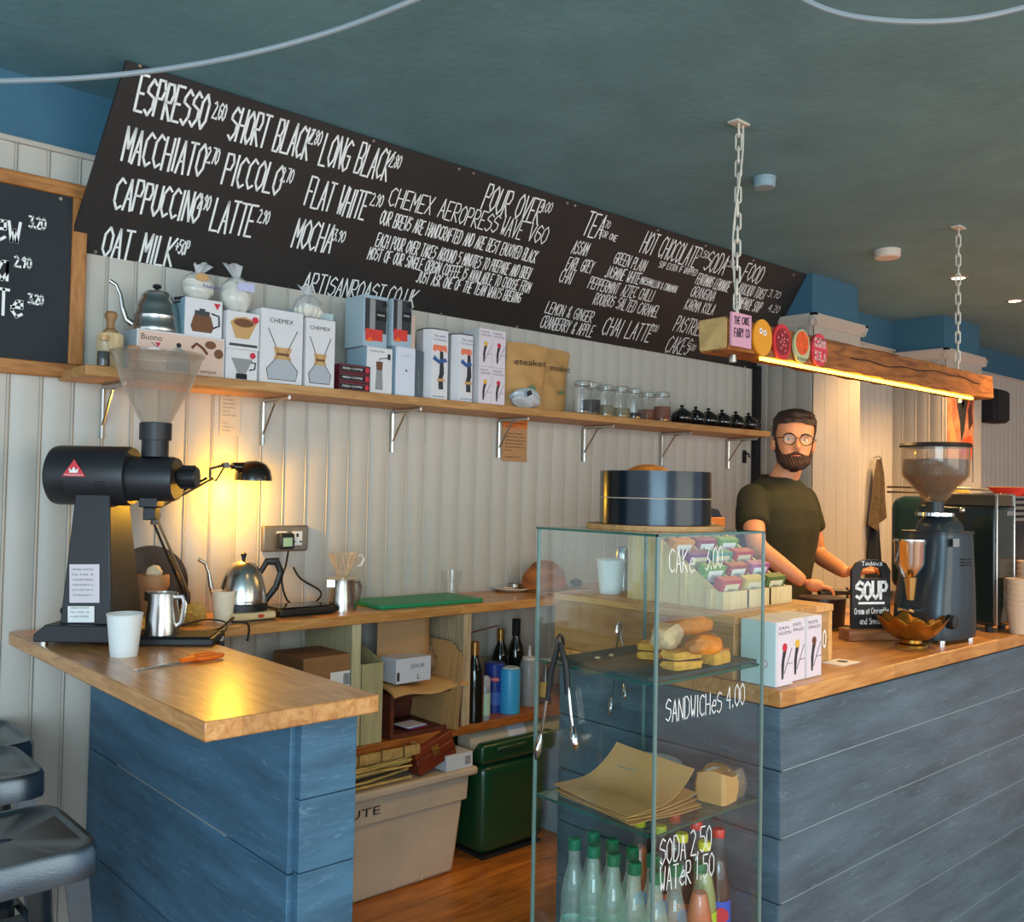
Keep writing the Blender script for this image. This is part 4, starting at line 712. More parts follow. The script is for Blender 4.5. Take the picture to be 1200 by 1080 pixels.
tag(rl, 'loose roll of brown kraft paper standing on the crate', 'paper roll'); g.sheet(rollf, 60, 4); ob('sheet', g, mat('kraft_gloss', 'b3875a', .4, var=.06, vs=8), rl)
for i in range(5):
    pbn = tag(ob('card_sheet', G().box(-.0015, .0015, -.11, .11, 0, .31-.012*i), CARD, None, (2.225+.012*i, 2.78, SH), rot=(0, .13-.012*i, .05*(i % 2)), bevel=.0008, seg=1), f'thin brown card sheet leaning beside the upright, {["first", "second", "third", "fourth", "fifth"][i]} from the left', 'card sheet', 'card sheets leaning on the upright')
    pbn.location.x = 2.105+.008*i; pbn.location.y = 2.79-.012*i
# moving the sheets right of the crate
def bottle(name, label, loc, pr, m, cap=None, capz=None, capr=.013, caph=.03, group=None, cat='bottle', seg=22, lab=None):
    b = thing(name, label, cat, loc, 0, group); ob('glass', G().lathe(pr, seg), m, b)
    if cap: ob('cap', G().lathe([(0, capz), (capr, capz), (capr, capz+caph-.002), (capr-.002, capz+caph), (0, capz+caph)], 18), cap, b)
    return b
WB = [(0, 0), (.036, 0), (.037, .01), (.037, .16), (.03, .2), (.015, .235), (.0135, .27), (.0145, .29), (0, .29)]
DG = mat('dark_bottle_glass', '0f120e', .08, coat=.6); GOLD = mat('gold_foil', 'b98c4e', .3, .8)
def lowX(u, y): return K(u, 790, y=y)[0]
bottle('wine_bottle', 'tall black oil bottle next to the upright on the low shelf', (lowX(559, 2.68)+.005, 2.70, SH), WB, DG, GOLD, .245, .0155, .05)
bottle('wine_bottle', 'dark bottle with gold cap behind the blue canister', (lowX(586, 2.9), 2.9, SH), WB, DG, GOLD, .245, .0165, .048)
bottle('wine_bottle', 'dark bottle with black cap behind the squeeze bottle', (lowX(604, 2.9), 2.9, SH), [(r, z*1.06) for r, z in WB], DG, BLACKM, .255, .0175, .07)
b = bottle('spray_bottle', 'small clear bottle with grey cap and green label on the low shelf', (lowX(568, 2.68)+.01, 2.69, SH), [(0, 0), (.021, 0), (.022, .005), (.022, .115), (.02, .125), (0, .125)], mat('bottle_grey', '8e979a', .2), None); ob('cap', G().lathe([(0, .1255), (.021, .1255), (.021, .155), (.014, .163), (0, .163)], 20), glass('cap_clear', 'cfd4d4', .1, .35), b); ob('label', G().lathe([(.0225, .02), (.0225, .1)], 22), mat('label_green', 'a9c6ae', .6), b)
b = bottle('canister', 'dark blue salt canister with red print on the low shelf', (lowX(582, 2.76), 2.77, SH), [(0, 0), (.04, 0), (.04, .185), (.036, .19), (0, .19)], mat('canister_blue', '1f3a8c', .35), None, cat='canister'); patch(b, 'logo', RED, circ(0, 0, .018, 16, .5), o=(0, -.04, .13), off=.0016); ftext(b, 'printing', 'SAXA', PAPER, (-.014, -.041, .127), X, Z, .008, .028, off=.003); b.rotation_euler.z = -.7
ob('band', G().lathe([(.0405, .03), (.0405, .08)], 28), mat('band_blue', '3c66b8', .4), b)
b = bottle('tumbler', 'bright sky-blue plastic tumbler on the low shelf', (lowX(602, 2.7), 2.72, SH), [(0, 0), (.04, 0), (.041, .006), (.041, .16), (.038, .168), (0, .17)], mat('sky_blue_plastic', '3aa5dc', .4), None, cat='tumbler'); ob('lid', G().lathe([(0, .1705), (.036, .1705), (.034, .174), (0, .174)], 24), mat('lid_pale', 'b9dbe8', .4), b)
b = bottle('squeeze_bottle', 'translucent squeeze bottle of dark sauce on the low shelf', (lowX(618, 2.76)+.02, 2.77, SH), [(0, 0), (.039, 0), (.04, .01), (.04, .15), (.035, .175), (.03, .18), (0, .18)], glass('milky_squeeze', 'd9dcdc', .2, .5, 'c9cdcf'), None); ob('nozzle', G().lathe([(0, .18), (.03, .1805), (.03, .19), (.008, .195), (.004, .235), (0, .236)], 18), mat('nozzle_milky', 'd5d6d2', .4), b); ob('sauce', G().lathe([(0, .004), (.0385, .006), (.0385, .06), (0, .061)], 22), mat('sauce', '4b3f4c', .4), b)
b = bottle('honey_jar', 'small orange-brown jar beside the squeeze bottle', (lowX(637, 2.8)-.0, 2.83, SH), [(0, 0), (.025, 0), (.027, .008), (.027, .07), (.02, .08), (0, .08)], mat('amber', '9a5315', .15, coat=.4), mat('honey_lid', 'b07a2c', .4), .0805, .021, .018, cat='jar')
b = bottle('sauce_bottle', 'yellow-labelled small bottle by the stacked plates', (lowX(650, 2.72)-.03, 2.74, SH), [(0, 0), (.024, 0), (.025, .01), (.025, .1), (.012, .13), (.011, .16), (0, .16)], mat('glass_brown', '4a3a28', .1, coat=.5), mat('cap_dark', '2b2b2b', .4), .1605, .013, .018); ob('label', G().lathe([(.0258, .03), (.0258, .09)], 22), YEL, b)
bowlm = mat('stacked_ceramic', 'aeb6b8', .25)
for i in range(11):
    tag(ob('side_plate', G().lathe([(0, 0), (.05, 0), (.085, .012), (.088, .015), (.084, .017), (.05, .005), (0, .004)], 28), bowlm, None, (2.93, 2.79, SH+.0145*i)), f'grey-white plate on the low shelf, {ORDB[i]} from the bottom of its stack', 'plate', 'plates stacked on the low shelf')
for i in range(5):
    tag(ob('glass_bowl', G().lathe([(0, 0), (.045, 0), (.085, .03), (.09, .045), (.086, .045), (.08, .03), (.043, .004), (0, .004)], 28), glass('bowl_glass', 'c9d6da', .05, .25), None, (2.93, 2.79, SH+.178+.018*i)), f'clear glass bowl on the stacked plates, {ORDB[i]} from the bottom of the nest', 'bowl', 'glass bowls nested on the plates')
tag(ob('paper_bundle', G().box(0, .09, 0, .02, 0, .17), mat('note_beige', 'a59a80', .8), None, (2.5, 2.955, SH), bevel=.002), 'beige card standing against the wall behind the bottles', 'card')
tag(ob('red_skewer', G().tube([(2.33, 2.8, .83), (2.58, 2.93, .82)], .003, 6), mat('skewer', '9a5a3a', .5)), 'thin brown stick lying across the bottle tops', 'stick')
rp = thing('poster_tube', 'long pale rolled sheet with white band below the low shelf', 'tube', (2.24, 2.72, .485))
ob('tube', G().tube([(0, 0, -.045), (1.2, .0, -.045)], .038, 24), mat('roll_beige', 'b6a993', .7, var=.1, vs=8), rp); ob('band', G().tube([(.19, 0, -.045), (.28, 0, -.045)], .0392, 24), mat('band_pale', 'cfd2dc', .6), rp)
# --- white bin with rim, lettered UTE
tb = thing('storage_tote', 'large beige-white storage bin with BRUTE lettering on the floor', 'bin', (1.531, 2.64, 0)); TOT = mat('tote_beige', 'bfae98', .55, var=.12, vs=4, bump=.1)
def taper(x0, x1, y0, y1, z0, z1, i): 
    g = G(); vs = [(x0+i, y0+i, z0), (x1-i, y0+i, z0), (x1-i, y1-i, z0), (x0+i, y1-i, z0), (x0, y0, z1), (x1, y0, z1), (x1, y1, z1), (x0, y1, z1)]
    return g.add(vs, [(0, 1, 5, 4), (1, 2, 6, 5), (2, 3, 7, 6), (3, 0, 4, 7), (4, 5, 6, 7), (3, 2, 1, 0)])
TX = K(577, 990, y=2.64)[0]-1.60; 
ob('tub', taper(0, .66, 0, .33, 0, .351, .03), TOT, tb, bevel=.015); ob('upper_band', taper(-.006, .666, -.006, .336, .262, .351, .004), TOT, tb, bevel=.006); ob('rim', G().box(-.03, .69, -.03, .34, .352, .383), TOT, tb, bevel=.01)
for xx in (.12, .24, .36, .48): ob('rib', G().prism([(0, 0), (.008, 0), (.008, .25), (0, .25)], (xx, .03, .01), X, Z, .004), TOT, tb)
ftext(tb, 'lettering', 'BRUTE', INK, (.08, -.0065, .295), X, Z, .028, .2, off=.0015)
# stuff on it
bk = thing('wicker_basket', 'pale wicker basket of twigs on the beige storage bin', 'basket', (1.58, 2.62, .3835)); WK = mat('wicker', 'b59455', .8, var=.4, vs=50, bump=.7, bs=120); STK = mat('sticks', 'c8a85f', .7, var=.5, vs=20, st=(1, 1, 8))
ob('rim_band', G().box(0, .385, 0, .012, .085, .12).box(0, .385, .25, .262, .085, .12).box(.373, .385, .012, .25, .085, .12), WK, bk, bevel=.004, kind='stuff')
rr = random.Random(3)
g = G()
for i in range(60):
    z = .006+.08*rr.random(); y = .006+.2*rr.random(); g.tube([(-.0, y, z), (.18, y+rr.uniform(-.01, .01), z+rr.uniform(-.004, .006)), (.355, y, z+rr.uniform(-.005, .02))], .0042, 5)
ob('twigs', g, STK, bk, kind='stuff')
for k in range(4): ob('basket_stave', G().box(.04+.09*k, .046+.09*k, -.003, .0, .085, .13), mat('wicker_dark', '6e5428', .8), bk)
wc = thing('wooden_case', 'tilted red-brown wooden case with brass clasp on the storage bin', 'case', (2.02, 2.63, .434), rot=(0, -.27, .0)); MW = wood('mahogany', '5e2413', '84381f', 'x', .35, 5, .3)
ob('body', G().box(.0, .17, 0, .22, 0, .058), MW, wc, bevel=.004); ob('lid', G().box(0, .17, 0, .22, .0595, .092), MW, wc, bevel=.004); ob('clasp', G().box(.07, .1, -.004, 0, .042, .075).box(.077, .093, -.007, -.003, .05, .066), GOLD, wc, bevel=.001)
wc.location.x = 1.975; wc.location.z = .3845; wc.rotation_euler.y = -.33
o = carton('card_box', 'small white box lying under the tilted wooden case', 2.17, 2.64, .4335, .12, .14, .055, mat('white_box2', 'c9ccd2', .6), rz=.0); patch(o, 'print', MGREY, R4(.085, .11, .012, .042)); o.location = (2.08, 2.62, .3835)
for i, (cc_, nm) in enumerate((('c9cfdf', 'white'), ('3d4fa8', 'deep blue'), ('a33636', 'red'))):
    tag(ob('booklet', G().box(0, .085, 0, .08, 0, .004), mat('booklet_'+str(i), cc_, .5), None, (1.95+.008*i, 2.675+.004*i, .5455-i*.0045), rot=(0, 0, .1), bevel=.001, seg=1), f'thin {nm} booklet in the crate mouth above the tilted wooden case', 'booklet')
# --- green bin
gn = thing('pedal_bin', 'dark green lidded plastic bin on the floor under the shelf', 'bin', (2.28, 2.66, 0)); GR = mat('dark_green_plastic', '0c4026', .3, coat=.2)
ob('body', taper(0, .36, 0, .3, .012, .36, .012), GR, gn, bevel=.045, seg=5); ob('lid', G().box(-.012, .372, -.012, .312, .361, .44), GR, gn, bevel=.02, seg=4); ob('handle', G().box(.05, .2, -.03, -.0125, .41, .425), GR, gn, bevel=.006); ob('base', G().box(.03, .33, .02, .28, 0, .012), BLACKM, gn)
patch(gn, 'print', PAPER, R4(0, .03, 0, .012), o=(-.001, .14, .2), u=LX, off=.012); patch(gn, 'print', PAPER, R4(0, .03, 0, .03), o=(-.001, .14, .16), u=LX, off=.012)
o = carton('white_panel_box', 'tall white plastic container standing right of the green bin', 2.72, 2.62, 0, .17, .25, .42, mat('white_plastic', 'b8c6da', .5)); patch(o, 'label', BOXBLUE, [(0, .3), (.12, .33), (.1, .24), (.05, .2), (0, .22)], o=(.02, 0, 0))

# ================================================================ GLASS CASE
gx0, gx1, gy0, gy1 = 1.44, 1.813, 1.168, 1.508; GT = 1.306; GS1 = 1.014; GS2 = .72; GS3 = .345
gc = thing('display_case', 'tall frameless glass display case at the end of the service counter', 'display case', (gx0, gy0, 0)); W_, D_ = gx1-gx0, gy1-gy0
PANE = glass('case_glass', 'fbfefd', .0, gl=.9); EDGE = mat('glass_edge', '2c5c50', .15, coat=.5); EDL = mat('glass_edge_light', '66807a', .2, coat=.5)
t = .005
ob('front_pane', G().box(t, W_-t, 0, t, .02, GT-t), PANE, gc, smooth=False); ob('back_pane', G().box(t, W_-t, D_-t, D_, .02, GT-t), PANE, gc, smooth=False)
ob('side_pane', G().box(0, t, 0, D_, .02, GT-t), PANE, gc, smooth=False); ob('side_pane', G().box(W_-t, W_, 0, D_, .02, GT-t), PANE, gc, smooth=False)
ob('top_pane', G().box(0, W_, 0, D_, GT-t+.0003, GT), PANE, gc, smooth=False)
e = .0012
def edge(x0, x1, y0, y1, z0, z1, m=EDGE): ob('glass_rim', G().box(x0-e, x1+e, y0-e, y1+e, z0, z1), m, gc, smooth=False)
for x in (0, W_-t):
    for y in (0, D_-t): edge(x, x+t, y, y+t*.4, .02, GT-t, EDL)
edge(0, W_, 0, .0005, GT-t, GT); edge(0, W_, D_-.0005, D_, GT-t, GT); edge(0, .0005, 0, D_, GT-t, GT); edge(W_-.0005, W_, 0, D_, GT-t, GT)
for z in (GS1, GS2, GS3):
    ob('glass_shelf', G().box(t+.001, W_-t-.001, t+.001, D_-t-.001, z-.006, z), glass('shelf_glass', 'eaf6f1', .0), gc, smooth=False)
    for a in ((t+.001, W_-t-.001, t+.001, t+.0012), (t+.001, W_-t-.001, D_-t-.0012, D_-t-.001), (t+.001, t+.0012, t+.001, D_-t-.001), (W_-t-.0012, W_-t-.001, t+.001, D_-t-.001)): ob('glass_rim', G().box(*a, z-.0055, z-.0005), EDGE, gc, smooth=False)
ob('base', G().box(0, W_, 0, D_, 0, .02), mat('case_base', '2b3a38', .4), gc, bevel=.003)
def gcl(s, ax, ay, bx, by, hpx, wt=.0022):
    A, B = K(ax, ay, y=gy0-.001), K(bx, by, y=gy0-.001); stroke(gc, 'lettering', s, CHALK, A-gc.location, B-gc.location, Z, hpx*((A-CAM).dot(fw))/F, wt, off=.0008)
GRE = None
gcl('CAKe', 784, 671, 813, 671, 28); gcl('3.00', 826, 668, 846, 664, 26); gcl('SANDWICHeS', 780, 846, 845, 835, 26); gcl('4.00', 851, 830, 872, 826, 26)
gcl('SODA', 773, 1014, 803, 1006, 30); gcl('2.50', 809, 1003, 833, 996, 30); gcl('WATeR', 773, 1045, 809, 1035, 28); gcl('1.50', 815, 1031, 836, 1026, 28)
# slate + pastries
tag(ob('slate_board', G().prism([(.0, .01), (.08, 0), (.2, .006), (.36, 0), (.355, .12), (.36, .28), (.25, .29), (.12, .283), (.02, .29), (.006, .15)], (gx0+.006, gy0+.012, GS1+.0005), X, Y, .008), mat('slate', '38423f', .6, var=.3, vs=12, bump=.6, bs=30)), 'dark slate board on the upper glass shelf under the pastries', 'slate')
SPONGE = mat('sponge', 'dba23c', .85, var=.25, vs=40, bump=.9, bs=120); CRU = mat('golden_crust', 'c97a26', .55, var=.5, vs=14, bump=.5, bs=60); ICE = mat('sugar_icing', 'd2b488', .7, var=.25, vs=30, bump=.6, bs=60); JAM = mat('dark_jam', '4a1d12', .4)
zp = GS1+.009
def chunk(w, d, h, seed, n=9, p=3.2, amp=.07, en=.72):
    rr_ = random.Random(seed); g = G(); seg = 28; vs = []; fs = []
    ph = [rr_.uniform(0, 6) for _ in range(6)]
    for i in range(n+1):
        t_ = i/n; e_ = (1-abs(2*t_-1)**4)**.3 if 0 < t_ < 1 else en; e_ = max(e_, en)
        for k in range(seg):
            a = 2*PI*k/seg; ca, sa = math.cos(a), math.sin(a); q = (abs(ca)**p+abs(sa)**p)**(-1/p)*e_*(1+amp*(math.sin(3*a+ph[0]+4*t_)+math.sin(7*a+ph[1]-6*t_)*.6+math.sin(11*a+9*t_+ph[2])*.4)/1.5)
            vs.append((w/2*ca*q, d/2*sa*q, h*t_*(1+.12*math.sin(2*a+ph[3])*t_)))
    for i in range(n):
        for k in range(seg): k2 = (k+1) % seg; fs.append((i*seg+k, i*seg+k2, (i+1)*seg+k2, (i+1)*seg+k))
    fs += [tuple(range(seg))[::-1], tuple(n*seg+k for k in range(seg))]; return g.add(vs, fs)
def slab(name, label, u, v, w, d, h, rz, layers, z=None, top=None, cat='cake'):
    p = K(u, v, z=(z or zp)); c = thing(name, label, cat, (p[0], p[1], z or zp), rz); zz0 = 0
    for i, (hh, m, nm) in enumerate(layers):
        g = chunk(w-.003*(i % 2), d-.003*(i % 2), hh-.0004, i*7+int(u), 6, 7, .035, .95); o_2 = ob(nm, g, m, c, (0, 0, zz0+.0002)); zz0 += hh
    return c
slab('cake_slice', 'yellow jam sandwich cake slice lying at the front of the slate', 799, 782, .088, .05, .04, -.1, ((.017, SPONGE, 'sponge_layer'), (.004, JAM, 'jam_layer'), (.017, SPONGE, 'sponge_layer')))
slab('cake_slice', 'jam-filled cake slice at the left rear of the pile', 762, 770, .06, .05, .036, .4, ((.015, SPONGE, 'sponge_layer'), (.004, JAM, 'jam_layer'), (.014, SPONGE, 'sponge_layer')))
slab('cake_slice', 'yellow cake slice at the right end of the slate', 838, 776, .07, .045, .03, .1, ((.026, SPONGE, 'sponge_layer'), (.004, CRU, 'crust')))
def pastry(label, u, v, z, w, h, rz, m, seed):
    p = K(u, v, z=z); c = thing('pastry', label, 'pastry', (p[0], p[1], z), rz); ob('crust', chunk(w, .044, h, seed, 12, 2.6, .1), m, c); return c
pastry('long golden-brown baked pastry on top of the pile', 805, 742, zp+.06, .125, .034, -.25, CRU, 3); pastry('shorter glazed pastry roll resting right of the sugared bun', 826, 765, zp+.033, .08, .036, -.3, CRU, 5)
c = pastry('sugar-dusted bun stacked on the left cake slices', 781, 758, zp+.04, .075, .045, .2, ICE, 8); c.scale = (1, 1.3, 1)
for i, (u, v) in enumerate(((700, 772), (716, 769))): tag(ob('crumb', G().blob((0, 0, .003), .005, 1.3, 1, .6, .2, i), ICE, None, K(u, v, z=zp)), f'tiny pale crumb on the bare slate, {["left", "right"][i]} one of two', 'crumb', 'crumbs on the slate')
# bags, plates, sandwich on shelf 2
def sheetbag(label, c, w, d, rz, z, curl, seed):
    g = G(); g.sheet(lambda a, b: ((a-.5)*w, (b-.5)*d, .002+curl*(max(0, a-.45)**2*2.0+.25*max(0, b-.5)**2)+.0015*math.sin(7*a+5*b+seed)), 22, 16, .0012); return tag(ob('paper_bag', g, KRAFT, None, (c[0], c[1], z), rz), label, 'paper bag', 'flat kraft bags on the middle glass shelf')
for i, (dx, dy, rz_, cu) in enumerate(((0, 0, -.12, .0), (.008, .006, -.2, .004), (-.004, .01, -.08, .01), (.004, .014, -.15, .03), (.0, .02, -.04, .1))):
    sheetbag('flat kraft paper bag, %s in the stack on the middle glass shelf' % ['bottom', 'second lowest', 'middle', 'second highest', 'curled topmost'][i], (1.565+dx, 1.335+dy), .2, .23, rz_, GS2+.001+.0035*i, cu, i)
for i in range(4):
    tag(ob('dinner_plate', G().lathe([(0, 0), (.05, 0), (.078, .009), (.082, .011), (.078, .012), (.05, .003), (0, .003)], 36), mat('plate_grey', 'a9b8b4', .2, coat=.4), None, (1.705, 1.405, GS2+.001+.011*i)), f'grey-green plate behind the kraft bags in the glass case, {ORDB[i]} from the bottom', 'plate', 'plates in the glass case')
sw = thing('wrapped_sandwich', 'kraft-wrapped sandwich with white label at the right of the middle shelf', 'sandwich', (1.735, 1.225, GS2+.001), .12)
ob('wrap', G().prism([(0, 0), (.072, 0), (.075, .035), (.06, .062), (.02, .064), (0, .045)], (-.045, .065, 0), (0, -1, 0), Z, -.062) if 0 else chunk(.07, .078, .062, 4, 10, 9, .015, .93), KRAFT, sw, (-.012, 0, 0))
ob('bread', chunk(.04, .074, .056, 9, 10, 7, .03, .88), mat('brown_bread', '7a5a38', .9, var=.5, vs=50, bump=1, bs=90), sw, (.036, 0, .002)); ob('salad', G().blob((.048, 0, .032), .02, .3, 1.3, .5, .3, 4), mat('lettuce', '5c7a2e', .6, var=.4, vs=60), sw); ob('film', chunk(.05, .078, .06, 9, 10, 7, .03, .9), glass('film', 'eef2f0', .1, .08), sw, (.035, 0, .0005)); patch(sw, 'label', PAPER, R4(-.03, .012, -.02, .02), o=(0, 0, .062), u=X, v=Y)
# --- water bottles
WG = glass('water_bottle_glass', 'f6fcf8', .02, .11, 'dcefe2', .07); WGR = mat('green_cap', '0e6b46', .35); WLB = mat('pale_water_label', 'a9d3cf', .6); WLG = mat('water_green_print', '2f9a64', .6)
SB = [(0, .003), (.02, 0), (.0285, .004), (.029, .03), (.029, .13), (.0275, .15), (.02, .185), (.0135, .21), (.0125, .24), (0, .24)]
ORD = ['nearest', 'second', 'third', 'fourth', 'farthest']
w0 = None
for ci, cx in enumerate((1.539, 1.600)):
    for ri, cy in enumerate((1.238, 1.2965, 1.355, 1.4135, 1.472)):
        lab = f'green-capped water bottle, {ORD[ri]} in the {"left" if ci == 0 else "right"} column'
        if w0 is None:
            w0 = thing('water_bottle', lab, 'bottle', (cx, cy, GS3+.0005), 0, 'green-capped water bottles in the glass case')
            ob('glass', G().lathe(SB, 26), WG, w0); ob('cap', G().lathe([(0, .2405), (.0145, .2405), (.0148, .243), (.0148, .262), (.0125, .265), (0, .265)], 20), WGR, w0)
            ob('label', G().lathe([(.0293, .035), (.0293, .085)], 26), WLB, w0)
            lf = ob('leaf_print', G(), WLG, w0); g = G()
            for k in range(2):
                for q in range(-3, 4):
                    a = 1.3*q/3; m = Matrix.Rotation(k*PI-.75, 4, 'Z'); g.add([m @ V((.0005*s_+math.sin(a)*r_*1, -.0297, .1+math.cos(a)*r_)) for s_, r_ in ((-3, .003), (3, .003), (0, .024))], [(0, 1, 2)])
            lf.data = mesh_of('leaf_print', g, False); lf.data.materials.append(WLG); lf['kind'] = 'stuff'
        else: dup(w0, (cx, cy, GS3+.0005), .4*ri-.3*ci, lab)
# --- soda bottles
def soda(label, x, y, liquid, capm, labm, lab2, s, group, txt=None):
    b = thing('soda_bottle', label, 'bottle', (x, y, GS3+.0005), -.7, group); pr = [(r*.95, z*s) for r, z in SB]
    ob('glass', G().lathe(pr, 24), CLEAR, b); ob('drink', G().lathe([(max(r-.0012, 0), z) for r, z in [(0, .004), (.02*.95, .003), (.0285*.95, .006), (.029*.95, .03*s), (.029*.95, .13*s), (.0275*.95, .15*s), (.02*.95, .185*s), (.0165*.95, .197*s), (0, .197*s)]], 24), liquid, b)
    ob('cap', G().lathe([(0, .2405*s), (.0135, .2405*s), (.0138, .2405*s+.014), (.012, .2405*s+.018), (0, .2405*s+.018)], 20), capm, b)
    ob('label', G().lathe([(.0282, .05*s), (.0282, .125*s)], 24), labm, b); patch(b, 'label_mark', lab2, circ(0, 0, .017, 16), o=(0, -.0283, .1*s), off=.0012)
COLA = mat('cola', '2a0f08', .2, coat=.4); LIME = mat('lime_drink', '9aa05c', .2, coat=.3); ORJ = mat('orange_drink', 'c96a3a', .25); YC = mat('yellow_cap', 'd9cf2a', .35); RC = mat('red_cap', 'd6352e', .35)
BL = mat('bright_blue_label', '1f55c4', .5); OL = mat('orange_label', 'dd5a28', .5); LG = mat('lime_label', 'b7c92f', .5)
for i, (y_, lq) in enumerate(((1.251, COLA), (1.312, COLA), (1.373, COLA), (1.434, COLA))):
    soda(f'red-capped cola bottle with blue label, {ORD[i]} of the right-hand soda row', 1.772, y_, lq, RC, BL, RED, 1.15, 'red-capped sodas')
for i, (y_, lq, lb_) in enumerate(((1.245, LIME, LG), (1.306, COLA, OL), (1.367, COLA, OL), (1.428, ORJ, OL))):
    soda(f'yellow-capped soda bottle, {ORD[i]} of the middle soda row' if i else 'yellow-capped pale lime soda bottle at the front of the middle row', 1.712, y_, lq, YC, lb_, BL if lb_ is OL else WLG, 1.1, 'yellow-capped sodas')
soda('short clear bottle with orange label behind the front glass pane', 1.655, 1.215, ORJ, WGR, OL, BL, 1.0, None)
# --- tongs
def tongs(label, top, pa, pb, grip):
    t_ = thing('tongs', label, 'tongs', top); top = V(top)
    for P_ in (pa, pb):
        e_ = V(P_)-top; k = e_.normalized(); sd = (V(pb)-V(pa)).normalized(); 
        ob('arm', G().tube([V((0, 0, 0)), e_*.25+sd*(-.012 if P_ is pa else .012)*.6, e_*.72, e_*.82], [.004, .006, .0075, .006], 10, flat=.5), CHROME, t_)
        ob('scoop', G().tube([e_*.78, e_*.84, e_*.9, e_*.95, e_], [.006, .014, .018, .017, .006], 12, flat=.5), CHROME, t_)
        if grip: ob('grip', G().tube([e_*.02, e_*.25+sd*(-.012 if P_ is pa else .012)*.6, e_*.5], [.007, .0095, .0085], 10, flat=.75), BLACK, t_)
    ob('hinge', G().tube([(-.012, 0, -.012), (-.008, 0, .006), (0, 0, .012), (.008, 0, .006), (.012, 0, -.012)], .0035, 8), BLACK if grip else CHROME, t_)
tongs('steel tongs with black grips hanging outside the glass case', K(656, 750, x=1.43), K(628, 889, x=1.415), K(675, 878, x=1.43), True)
tongs('plain steel tongs hanging through the slate shelf inside the case', K(726, 735, x=1.83), K(715, 838, x=1.83), K(733, 820, x=1.83), False)
# --- round tin on top
dt = thing('cake_tin_lid', 'large round dark metal cake tin on top of the glass case', 'cake tin', (1.648, 1.345, GT+.0005))
ob('wooden_base', G().lathe([(0, 0), (.152, 0), (.152, .01), (0, .01)], 48), wood('round_board', 'a57a45', 'c09560', 'x', .5, 6), dt)
TIN = mat('dark_tin', '33383c', .2, .92, var=.3, vs=5, bump=.05)
R_ = .124; ob('lower_band', G().lathe([(0, .0105), (R_, .0105), (R_, .067), (R_-.002, .067), (0, .066)], 64), TIN, dt); ob('seam', G().lathe([(R_-.001, .067), (R_+.0012, .0672), (R_+.0012, .0688), (R_-.001, .069)], 64), mat('seam_cream', 'bfae90', .6), dt)
ob('upper_band', G().lathe([(0, .0695), (R_, .0695), (R_, .127), (R_-.003, .127), (R_-.003, .11), (0, .11)], 64), TIN, dt)
tag(ob('pie_crust', G().blob((0, 0, 0), .055, 1, 1, .55, .04, 3, 30, 14, zmin=-.003), CRU, None, (1.64, 1.36, GT+.1135)), 'orange-brown domed cake top showing above the dark tin', 'cake')

# ================================================================ ON THE SERVICE COUNTER
rs_ = thing('wooden_riser', 'light oak riser box marked 2.50 on the service counter', 'box', (1.868, 1.283, CT+.0005)); RW = wood('riser_oak', 'c98f4c', 'e0ac6b', 'y', .45, 5, stave=.09); RW2 = wood('riser_oak_front', 'ad7d48', 'c39863', 'x', .5, 5)
ob('left_side', G().box(0, .018, 0, .595, 0, .13), RW, rs_, bevel=.002); ob('right_side', G().box(.43, .448, 0, .595, 0, .13), RW, rs_); ob('front', G().box(.0185, .4295, .002, .018, 0, .13), RW2, rs_); ob('back', G().box(.0185, .4295, .577, .593, 0, .13), RW2, rs_); ob('top', G().box(-.002, .45, -.004, .6, .1305, .149), RW, rs_, bevel=.003)
ftext(rs_, 'lettering', '2.50', CHALK, (.345, .0015, .035), X, Z, .05, .075, off=.0015)
RZ = CT+.150
for i, (x, cc, nm, a, b_) in enumerate(((1.878, RED, 'red', 'SAN', 'AGUSTIN'), (1.955, YEL, 'yellow', 'MONTE', 'URALES'), (2.03, BROWN, 'brown', 'MONTE', 'URALES'))):
    o = coffee_box(f'white coffee carton with {nm}-headed bird on the counter corner, {["left", "middle", "right"][i]} of three', x, 1.176 if i == 0 else 1.19, CT+.0005, cc, a, b_, 'bird coffee cartons on the counter', .07, .095, .147)
    if i == 0: patch(o, 'side_panel', mat('aqua_white', 'c4dcdc', .5), R4(-.093, -.002, .002, .145), u=LX); patch(o, 'side_ring', MGREY, circ(-.03, .05, .009, 16), u=LX, off=.001); patch(o, 'side_ring_centre', BOXW, circ(-.03, .05, .007, 16), u=LX, off=.0016)
cup('plain white mug standing at the back of the oak riser', (1.985, 1.775, RZ), mat('mug_white', 'dde4e6', .35), .04, .094, 'mug')
tag(ob('steel_shaker', G().lathe([(0, 0), (.026, 0), (.026, .1), (.024, .115), (.02, .125), (0, .127)], 24), STEEL, None, (2.09, 1.82, RZ)), 'small steel shaker behind the white mug', 'shaker')
cg = thing('cutlery_glass', 'clear glass holding steel cutlery beside the white mug', 'glass', (2.02, 1.69, RZ)); ob('glass', G().lathe([(0, 0), (.028, 0), (.034, .1), (.032, .1), (.026, .005), (0, .004)], 24), CLEAR, cg)
for i in range(7):
    a = i*.9; tag(ob('cutlery', G().tube([(0, 0, 0), (.018*math.cos(a), .018*math.sin(a), .1), (.028*math.cos(a)-.01, .028*math.sin(a)+.006, .15)], [.0022, .003, .0065], 8, flat=.35), CHROME, None, (2.02, 1.69, RZ+.008)), 'steel fork or spoon standing in the clear cutlery glass', 'cutlery', 'cutlery in the glass')
